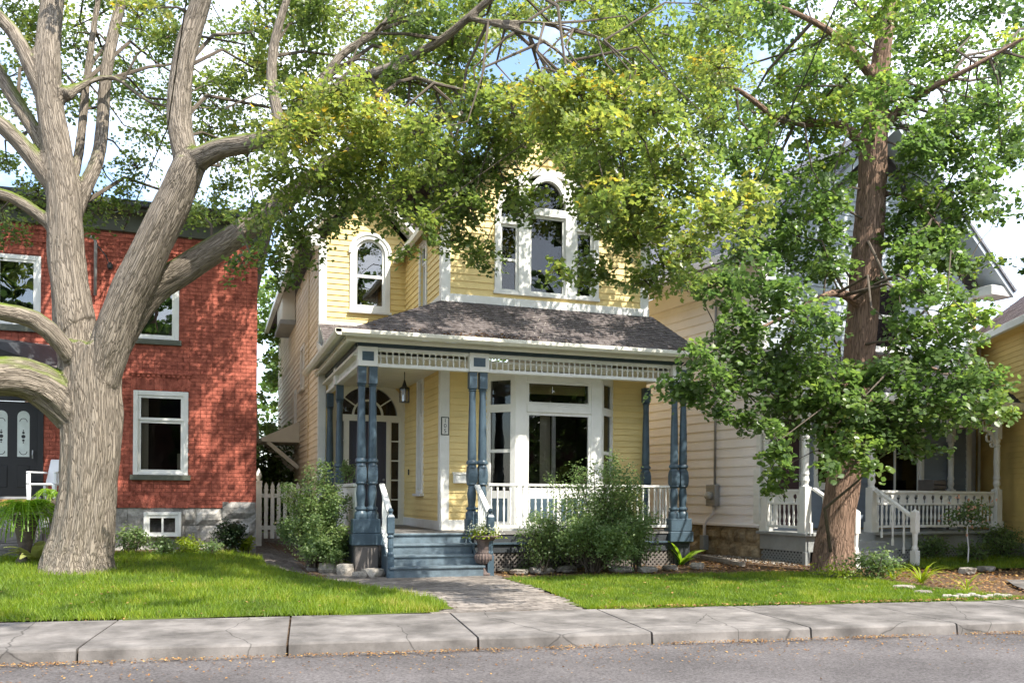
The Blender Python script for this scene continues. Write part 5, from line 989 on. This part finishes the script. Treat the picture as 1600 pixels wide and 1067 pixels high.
for lab, x, y, h, r in (('tree across the street left of the camera', -13, -13, 15, 5.5), ('tree across the street behind the camera', -3, -15, 16, 6), ('tree across the street right of the camera', 7, -16, 15, 6), ('tree across the street far to the right', 17, -14, 15, 6), ('tree across the street at the far right end', 28, -15, 15, 6)):
    simple_tree(lab, (x, y, -.2), h, r, .3, LIND, 6500, .5, .15, 30, group='trees across the street', z0=.04)
OPB = mat('reflection_house_brick', (.16, .07, .05), .9, .3, 6); OPR = mat('reflection_house_roof', (.05, .05, .055), .9, .3, 6)  # for unseen houses added so the window panes reflect something dark
for k, (x, lab) in enumerate(((-12, 'unseen dark brick house added across the street to the left'), (0, 'unseen dark brick house added across the street behind the camera'), (12, 'unseen dark brick house added across the street to the right'), (24, 'unseen dark brick house added across the street far right'))):
    t = thing('reflection_house', lab, 'house', (x, -20, -.2), group='unseen houses added across the street'); MB().box(-5, 5, -4, 4, 0, 5.5).build('wall', OPB, t); MB().prism([(-5.4, 5.45), (5.4, 5.45), (0, 9)], -4.4, 4.4).build('roof', OPR, t)
# ------------------------------------------------------------------ SHRUBS AND PLANTS
def shrub(label, base, h, r, n, size, m, tint, name='shrub', stems=14, spread=1., group='garden shrubs', rag=.25, flat=1., low=0.):
    t = thing(name, label, 'shrub', tuple(base), group=group); st = MB(); Ps, Ns = [], []
    for k in range(stems):
        a = rng.uniform(0, 2*pi); rr = r*rng.uniform(.25, 1)*spread; hh = h*rng.uniform(.72, 1.08)*(1-.35*(rr/r)**2); lo_ = k < low*stems; rr = r*rng.uniform(.75, 1.1) if lo_ else rr; hh = h*rng.uniform(.12, .5) if lo_ else hh; p0 = Vector((rng.normal(0, .06), rng.normal(0, .06), 0)); p3 = Vector((rr*math.cos(a), rr*math.sin(a), hh)); p1 = p0.lerp(p3, .35)+Vector((0, 0, .22*hh)); p2 = p0.lerp(p3, .72)+Vector((0, 0, .16*hh))
        st.tube([p0, p1, p2, p3], [.014, .010, .006, .003], 5); m_ = n//stems; t_ = rng.uniform(.5 if lo_ else .18, 1.0, m_)[:, None]
        P = ((1-t_)**3*np.array(p0)+3*(1-t_)**2*t_*np.array(p1)+3*(1-t_)*t_**2*np.array(p2)+t_**3*np.array(p3)); P = P+rng.normal(0, 1, (m_, 3))*rag*r*(.35+.65*np.sin(np.pi*np.clip(t_, 0, .97)))*np.array([1, 1, .8]); P[:, 2] = np.maximum(P[:, 2], .03); Ps.append(P); Ns.append(rng.normal(0, .55, (m_, 3))+np.array([0, 0, .8])+.3*(P-np.array([0, 0, h*.5]))/r)
    P = np.concatenate(Ps); nn = len(P); pn = np.array([noise.noise(p*2.2) for p in map(Vector, P)])
    leaves('foliage', P, np.concatenate(Ns), rng.uniform(.6, 1.25, nn)*size, np.clip(tint+.3*pn+rng.normal(0, .14, nn), 0, 1), m, t); tag(st.build('stems', BARK3, t), kind='stuff'); return t
p = Vector((6.12, 13.75, .06)); shrub('large airy green shrub before the porch railing', (p.x, p.y, p.z), 1.95, 1.0, 24000, .042, SHRB, .5, stems=60, rag=.15, low=.5)
p = Vector((6.95, 13.7, .06)); shrub('arching side growth of fine leaves right of the big porch shrub', (p.x-.1, p.y, p.z), 1.15, .42, 3200, .04, SHRB, .5, stems=12, rag=.2)
p = Vector((5.35, 13.9, .06)); shrub('low feathery growth left of the big porch shrub', (p.x-.05, p.y+.1, p.z), .95, .45, 2600, .04, SHRB, .5, stems=12, rag=.2)
shrub('bushy green shrub at the porch corner by the picket gate', (1.68, 15.3, .1), 1.75, .66, 18000, .045, SHRB, .55, stems=50, rag=.17, low=.45)
shrub('tall green hedge closing the gap behind the picket gate', (1.45, 25.5, .3), 3.2, 1.1, 7000, .11, SHRB, .35, name='hedge', stems=40, rag=.25, low=.5)
p = gnd(358, 862); shrub('small dark evergreen bush against the stone foundation', (p.x, p.y+.1, p.z), .62, .30, 3200, .045, DARKL, .5, stems=16, rag=.25)
p = gnd(385, 864); shrub('lime green low bush at the brick house corner', (p.x, p.y-.05, p.z), .32, .18, 500, .06, LIME, .6, stems=8, rag=.3)
for k, (u, v, h, r, n, s, m_, lab) in enumerate(((205, 862, .5, .3, 900, .055, SHRB, 'flowering leafy plant right of the maple trunk'), (255, 866, .28, .3, 700, .05, SHRB, 'low leafy plants under the basement window'), (300, 864, .26, .3, 700, .05, LIME, 'low yellow green plants right of the basement window'), (330, 866, .22, .2, 350, .05, SHRB, 'small leafy plant before the evergreen bush'),
      (1360, 903, .42, .42, 1300, .05, SHRB, 'dark leafy clump at the foot of the far porch steps'), (1450, 875, .48, .4, 1300, .05, SHRB, 'leafy plants before the far porch lattice'), (1570, 872, .62, .45, 1900, .05, SHRB, 'dense green plants at the corner of the far porch'), (1525, 878, .4, .35, 900, .05, SHRB, 'green plants beside the standard rose stem'), (1268, 872, .38, .2, 500, .05, SHRB, 'leafy weed behind the leaning trunk'), (520, 872, .22, .28, 500, .07, LIME, 'pale leafy ground plants behind the edging rocks'), (485, 866, .3, .22, 500, .05, SHRB, 'leafy plants under the corner shrub'), (1305, 905, .12, .5, 700, .04, LIME, 'weeds round the foot of the leaning trunk'), (830, 890, .14, .4, 500, .04, SHRB, 'low weeds in the bed before the lattice'))):
    p = gnd(u, v); shrub(lab, p, h, r, n, s, m_, .55, name='garden_plant', stems=10, rag=.3, group='small garden plants')
# rosettes with separate leaves
def blade_mesh(name, ln, wd, arch, tintv, seg=5):
    V, Fc, tt = [], [], []
    for i in range(seg+1):
        t = i/seg; w_ = wd*math.sin(pi*min(.97, .12+.88*t))**.8; x = ln*(t-.15*t*t*arch); z = ln*(.75*t-arch*.85*t*t)
        V += [(x, -w_, z+.12*w_), (x, 0, z-.1*w_), (x, w_, z+.12*w_)]
    for i in range(seg):
        a = i*3; Fc += [(a, a+3, a+4, a+1), (a+1, a+4, a+5, a+2)]
    me = bpy.data.meshes.new(name); me.from_pydata(V, [], Fc); at_ = me.attributes.new('tint', 'FLOAT', 'FACE'); at_.data.foreach_set('value', [tintv]*len(Fc)); return me
def rosette(name, label, base, n, ln, wd, arch, m, part='leaf', group=None, tilt=.0, var=.25, tintv=.5, edge=None):
    t = thing(name, label, 'plant', tuple(base), group=group); me = blade_mesh(part, ln, wd, arch, tintv); me.materials.append(m); me2 = None
    if edge: me2 = blade_mesh(part, ln*.84, wd*.68, arch, .3); me2.materials.append(edge)
    for k in range(n):
        o = obj(part, me, None, t); o.rotation_euler = (random.uniform(-.15, .15), random.uniform(-.45, .15)-tilt*random.random(), 2*pi*k/n*1.0+random.uniform(-.3, .3)+k*2.4); s = random.uniform(1-var, 1+var); o.scale = (s, s, s); o.location = (random.uniform(-.02, .02), random.uniform(-.02, .02), 0)
        if me2: c = obj('leaf_centre', me2, None, o); c.location = (ln*.04, 0, .008)
    return t
p = gnd(55, 880); rosette('hosta', 'pale yellow hosta at the left foot of the maple', p, 26, .52, .07, .75, HOST, tilt=.45, group='hostas')
p = gnd(812, 884); rosette('hosta', 'variegated hosta with white leaf edges before the lattice', p, 11, .26, .075, .7, HOST, tilt=.5, group='hostas', edge=SHRB)
p = gnd(1065, 882); rosette('hosta', 'bright green broad leaved hosta at the porch corner plinth', p, 11, .45, .06, .6, FERNM, tilt=.3, group='hostas')
p = gnd(545, 885); rosette('hosta', 'small pale hosta behind the edging rocks by the steps', p, 12, .22, .04, .7, HOST, tilt=.3, group='hostas')
p = gnd(1440, 912); rosette('daylily', 'arching yellow green daylily beside the far walkway', p, 34, .52, .012, .85, LIME, part='blade', tilt=.5, group='daylilies'); p = gnd(1510, 925); rosette('daylily', 'thin strappy daylily at the pebble edge', p, 14, .40, .010, .8, LIME, part='blade', tilt=.5, group='daylilies')
p = gnd(1395, 905); rosette('daylily', 'small daylily clump against the newel post', p, 14, .35, .012, .8, LIME, part='blade', tilt=.5, group='daylilies')
# fern
def frond_mesh(ln):
    b = MB(); n = 16
    for i in range(1, n):
        t = i/n; x = ln*(t-.12*t*t); z = ln*(1.35*t-1.8*t*t); w_ = .12*ln/.6*math.sin(pi*(.1+.88*t)); dx = ln*.038
        for s in (-1, 1): b.add([(x-dx*.5, 0, z), (x+dx*.5, 0, z), (x+dx*1.3, s*w_, z-.02*s*s), (x+dx*.5, s*w_*.8, z-.015)], [(0, 1, 2, 3)])
    rc = [(ln*(k/8-.12*(k/8)**2), ln*(1.35*k/8-1.8*(k/8)**2)) for k in range(9)]
    for (xa, za), (xb, zb) in zip(rc[:-1], rc[1:]): b.add([(xa, -.008, za+.003), (xb, -.008, zb+.003), (xb, .008, zb+.003), (xa, .008, za+.003)], [(0, 1, 2, 3)])
    me = b.mesh('frond'); at_ = me.attributes.new('tint', 'FLOAT', 'FACE'); at_.data.foreach_set('value', [random.random() for _ in me.polygons]); me.materials.append(FERNM); return me
fm = frond_mesh(.66)
p = at(40, 803, 14.2); fe = thing('fern', 'big arching bright green fern left of the maple trunk', 'fern', tuple(p), group='ferns')
for k in range(80): o = obj('frond', fm, None, fe); o.rotation_euler = (random.uniform(-.2, .2), random.uniform(-.35, .35), k*2.4); s = random.uniform(.75, 1.1); o.scale = (s, s, s)
gz_ = float(g(p.x, p.y))-p.z; MB().lathe([(.14, gz_), (.14, gz_+.05), (.08, gz_+.12), (.08, gz_+.2), (.18, -.12), (.21, -.02), (.0, 0)], 0, 0, 16).build('pot', URN, fe, smooth=True)
p = at(80, 778, 15.3); fe2 = thing('fern', 'yellow green fern spray above the chair arm by the trunk', 'fern', tuple(p), group='ferns')
fm2 = frond_mesh(.36)
for k in range(22): o = obj('frond', fm2, None, fe2); o.rotation_euler = (random.uniform(-.2, .2), random.uniform(-.6, .2), k*2.4); s = random.uniform(.75, 1.1); o.scale = (s, s, s)
MB().lathe([(.07, -.2), (.10, -.18), (.12, -.02), (.0, 0)], 0, 0, 12).build('pot', URN, fe2, smooth=True); MB().lathe([(.16, float(g(p.x, p.y))-p.z), (.03, -.4), (.03, -.2)], 0, 0, 10).build('pot_stand', URN, fe2)
# standard rose tree
p = gnd(1512, 880); rt = thing('standard_rose', 'small standard rose with slim bare stem and pink blooms', 'shrub', tuple(p)); MB().tube([(0, 0, -.05), (.02, 0, .3), (-.02, 0, .6), (0, 0, .8)], .014, 6).build('stem', PINK, rt); C = Crown(); C.clump((0, 0, 1.0), .38, .34, .26, 700, .065, .45, sprays=26); C.build('crown', SHRB, rt, OVAL, OVAL_F); tag(C.tw.build('branches', BARK3, rt), kind='stuff')
nb = 46; P = np.array([(0, 0, 1.02)])+rng.normal(0, 1, (nb, 3))*np.array([.26, .22, .17]); leaves('blooms', P, rng.normal(size=(nb, 3)), np.full(nb, .07), rng.random(nb), RFLO, rt)['kind'] = 'stuff'
# urn with flowers
p = gnd(757, 899); ur = thing('garden_urn', 'brown cast iron urn with fluted bowl beside the porch steps', 'urn', (p.x, p.y, p.z))
MB().lathe([(.15, 0), (.15, .05), (.12, .07), (.07, .14), (.06, .18)], 0, 0, 20).build('foot', URN, ur, smooth=True)
b = MB(); seg = 40; prof = [(.06, .17), (.13, .21), (.165, .28), (.165, .33), (.14, .37)]
for r, z in prof:
    for k in range(seg): a = 2*pi*k/seg; rr = r*(1+.05*(1 if k % 2 else -1)*(r > .1)); b.v.append((rr*math.cos(a), rr*math.sin(a), z))
for i in range(len(prof)-1):
    for k in range(seg): k2 = (k+1) % seg; b.f.append((i*seg+k, i*seg+k2, (i+1)*seg+k2, (i+1)*seg+k))
b.build('fluted_bowl', URN, ur); MB().lathe([(.14, .37), (.12, .39), (.115, .44), (.13, .56), (.18, .61), (.245, .635), (.255, .65), (.24, .665), (.2, .66), (.0, .64)], 0, 0, 28).build('neck_and_rim', URN, ur, smooth=True)
up_ = thing('urn_flowers', 'cream and green trailing flowers filling the cast iron urn', 'flowers', (p.x, p.y, p.z+.65)); n = 900; P = rng.normal(0, 1, (n, 3))*np.array([.11, .11, .05])+np.array([0, 0, .09]); P[:, 2] = np.maximum(P[:, 2]-1.2*(P[:, 0]**2+P[:, 1]**2), -.03); leaves('foliage', P, rng.normal(0, .6, (n, 3))+np.array([0, 0, .8]), rng.uniform(.025, .05, n), rng.random(n), LIME, up_); n = 420; P = rng.normal(0, 1, (n, 3))*np.array([.12, .12, .045])+np.array([0, 0, .12]); leaves('blooms', P, rng.normal(0, .5, (n, 3))+np.array([0, -.4, .8]), rng.uniform(.025, .04, n), rng.random(n), FLOW, up_)
# plant on the parapet
shrub('leafy potted plant on the white porch parapet', (2.36, 16.2, 1.53), .42, .2, 500, .05, SHRB, .5, name='parapet_plant', stems=8, rag=.3, group='small garden plants')
# rocks
def rock_mesh():
    import bmesh
    bm = bmesh.new(); bmesh.ops.create_icosphere(bm, subdivisions=2, radius=1); sd = Vector((random.random()*50,)*3)
    for v in bm.verts: v.co *= 1+.38*noise.noise(v.co*1.3+sd)+.12*noise.noise(v.co*4+sd); v.co.z = max(min(v.co.z, .62), -.5)
    me = bpy.data.meshes.new('rock'); bm.to_mesh(me); bm.free(); return me
RM = [rock_mesh() for _ in range(6)]
def rock(u, v, w_, h, lab, grp, m=ROCK, name='edging_rock'):
    p = gnd(u, v); D = depth(p); o = obj(name, RM[random.randrange(6)].copy(), m); o.data.materials.clear(); o.data.materials.append(m); s = w_*D/F/2; o.location = p+Vector((0, s*.5, h*D/F*.35)); o.scale = (s, s*.8, h*D/F/1.1); o.rotation_euler = (0, 0, random.uniform(-.4, .4)); tag(o, lab, 'rock', grp)
ords = ['first', 'second', 'third', 'fourth', 'fifth', 'sixth', 'seventh', 'eighth', 'ninth', 'tenth', 'eleventh', 'twelfth']
for k, (u, v, w_, h) in enumerate(((492, 893, 26, 14), (514, 896, 30, 18), (540, 899, 30, 20), (563, 903, 26, 11), (585, 902, 38, 15))): rock(u, v, w_, h, f'grey edging rock, {ords[k]} from the left in the row by the steps', 'edging rocks by the steps')
for k, (u, v, w_, h) in enumerate(((790, 893, 24, 6), (813, 896, 36, 7), (850, 895, 40, 10), (890, 893, 40, 9), (975, 893, 40, 9), (1015, 893, 34, 9), (1050, 890, 30, 8), (1092, 888, 24, 10))): rock(u, v, w_, h, f'low flat edging stone, {ords[k]} from the urn along the porch bed', 'edging stones of the porch bed')
for k, (u, v, w_, h) in enumerate(((1408, 884, 18, 12), (1520, 896, 34, 10), (1548, 892, 30, 8), (1420, 920, 36, 6), (1448, 928, 30, 6))): rock(u, v, w_, h, f'grey garden rock, {ords[k]} in the bed right of the leaning tree', 'garden rocks at right')
for k in range(12): rock(1478+k*9+random.uniform(-3, 3), 936+random.uniform(-3, 2), 13, 8, f'pale pebble, {ords[k]} from the left along the far walkway edge', 'pale pebbles', mat('pale_pebble', (.33, .30, .26), .8, .2, 10) if k == 0 else bpy.data.materials['pale_pebble'], 'pebble')
# timber plank edging near pale house
p, q_ = gnd(1098, 872), gnd(1160, 884); tag(MB().bar(p+Vector((0, 0, .03)), q_+Vector((0, 0, .03)), .06, .04).build('edging_timber', mat('weathered_timber', (.28, .24, .2), .9, .3, 10, .4, 60)), 'weathered timber edging lying before the brown stone foundation', 'timber')
pts = []
for _ in range(1500):
    y = random.uniform(0, 1); t = random.random(); a, c = gnd(1075+120*t, 866+4*t), gnd(1085+170*t, 872+14*t); qx = a.lerp(c, y); pts.append((qx.x, qx.y, qx.z+.015))
litter('gravel', 'pale gravel strip along the brown stone foundation', pts, .03, leafmat('gravel_chip', [(0, (.25, .22, .18)), (1, (.5, .46, .4))], .0, .9), .6)
# far walkway slab at right
tag(MB().add([(x, y, float(g(x, y))+.02) for x, y in ((10.6, 9.0), (14, 8.6), (14.2, 10.2), (12.0, 10.9), (11.4, 10.2))], [(0, 1, 2, 3, 4)]).build('front_walk', CONC), kind='structure')
# white chair on the brick porch
p = at(78, 790, 15.9); ch = thing('patio_chair', 'white plastic patio chair on the brick porch beside the trunk', 'chair', (p.x, p.y, 1.07), math.radians(-25)); PL = mat('white_plastic', (.72, .72, .72), .4, .04, 3)
bevel(MB().box(-.24, .24, -.24, .24, .38, .42).build('seat', PL, ch), .015); bevel(MB().add([(-.24, .22, .42), (.24, .22, .42), (.22, .34, .86), (-.22, .34, .86), (-.24, .25, .42), (.24, .25, .42), (.22, .37, .86), (-.22, .37, .86)], [(0,1,2,3),(4,7,6,5),(0,4,5,1),(1,5,6,2),(2,6,7,3),(3,7,4,0)]).build('backrest', PL, ch), .01)
for x in (-.23, .23):
    for y in (-.22, .22): bevel(MB().lathe([(.028, 0), (.045, .40)], x*1.05, y*1.08, 4).build('leg', PL, ch), .004)
    bevel(MB().box(x*1.12-.03, x*1.12+.03, -.26, .28, .60, .63).build('armrest', PL, ch), .01); MB().box(x*1.12-.025, x*1.12+.025, -.25, -.2, .42, .6).build('arm_support', PL, ch)
# overhead service wire
a, c = at(1310, 0, 9.0), at(1050, 580, 15.4); mid = a.lerp(c, .5)-Vector((0, 0, .12)); tag(MB().tube([at(1330, -90, 8.6), a, mid, at(1150, 430, 13.9)], .008, 5).build('service_wire', IRON), 'thin dark overhead wire crossing the right canopy', 'wire')
a = at(300, -60, 9.5); tag(MB().tube([a, at(262, 200, 12.5), at(182, 385, 17.6)], .009, 5).build('service_wire', IRON), 'thin dark wire running down to the brick house mast', 'wire')
tag(MB().tube([at(400, -60, 16), at(402, 20, 17), at(404, 120, 18)], .006, 4).build('service_wire', IRON), 'thin vertical wire hanging in the left canopy', 'wire') if False else None
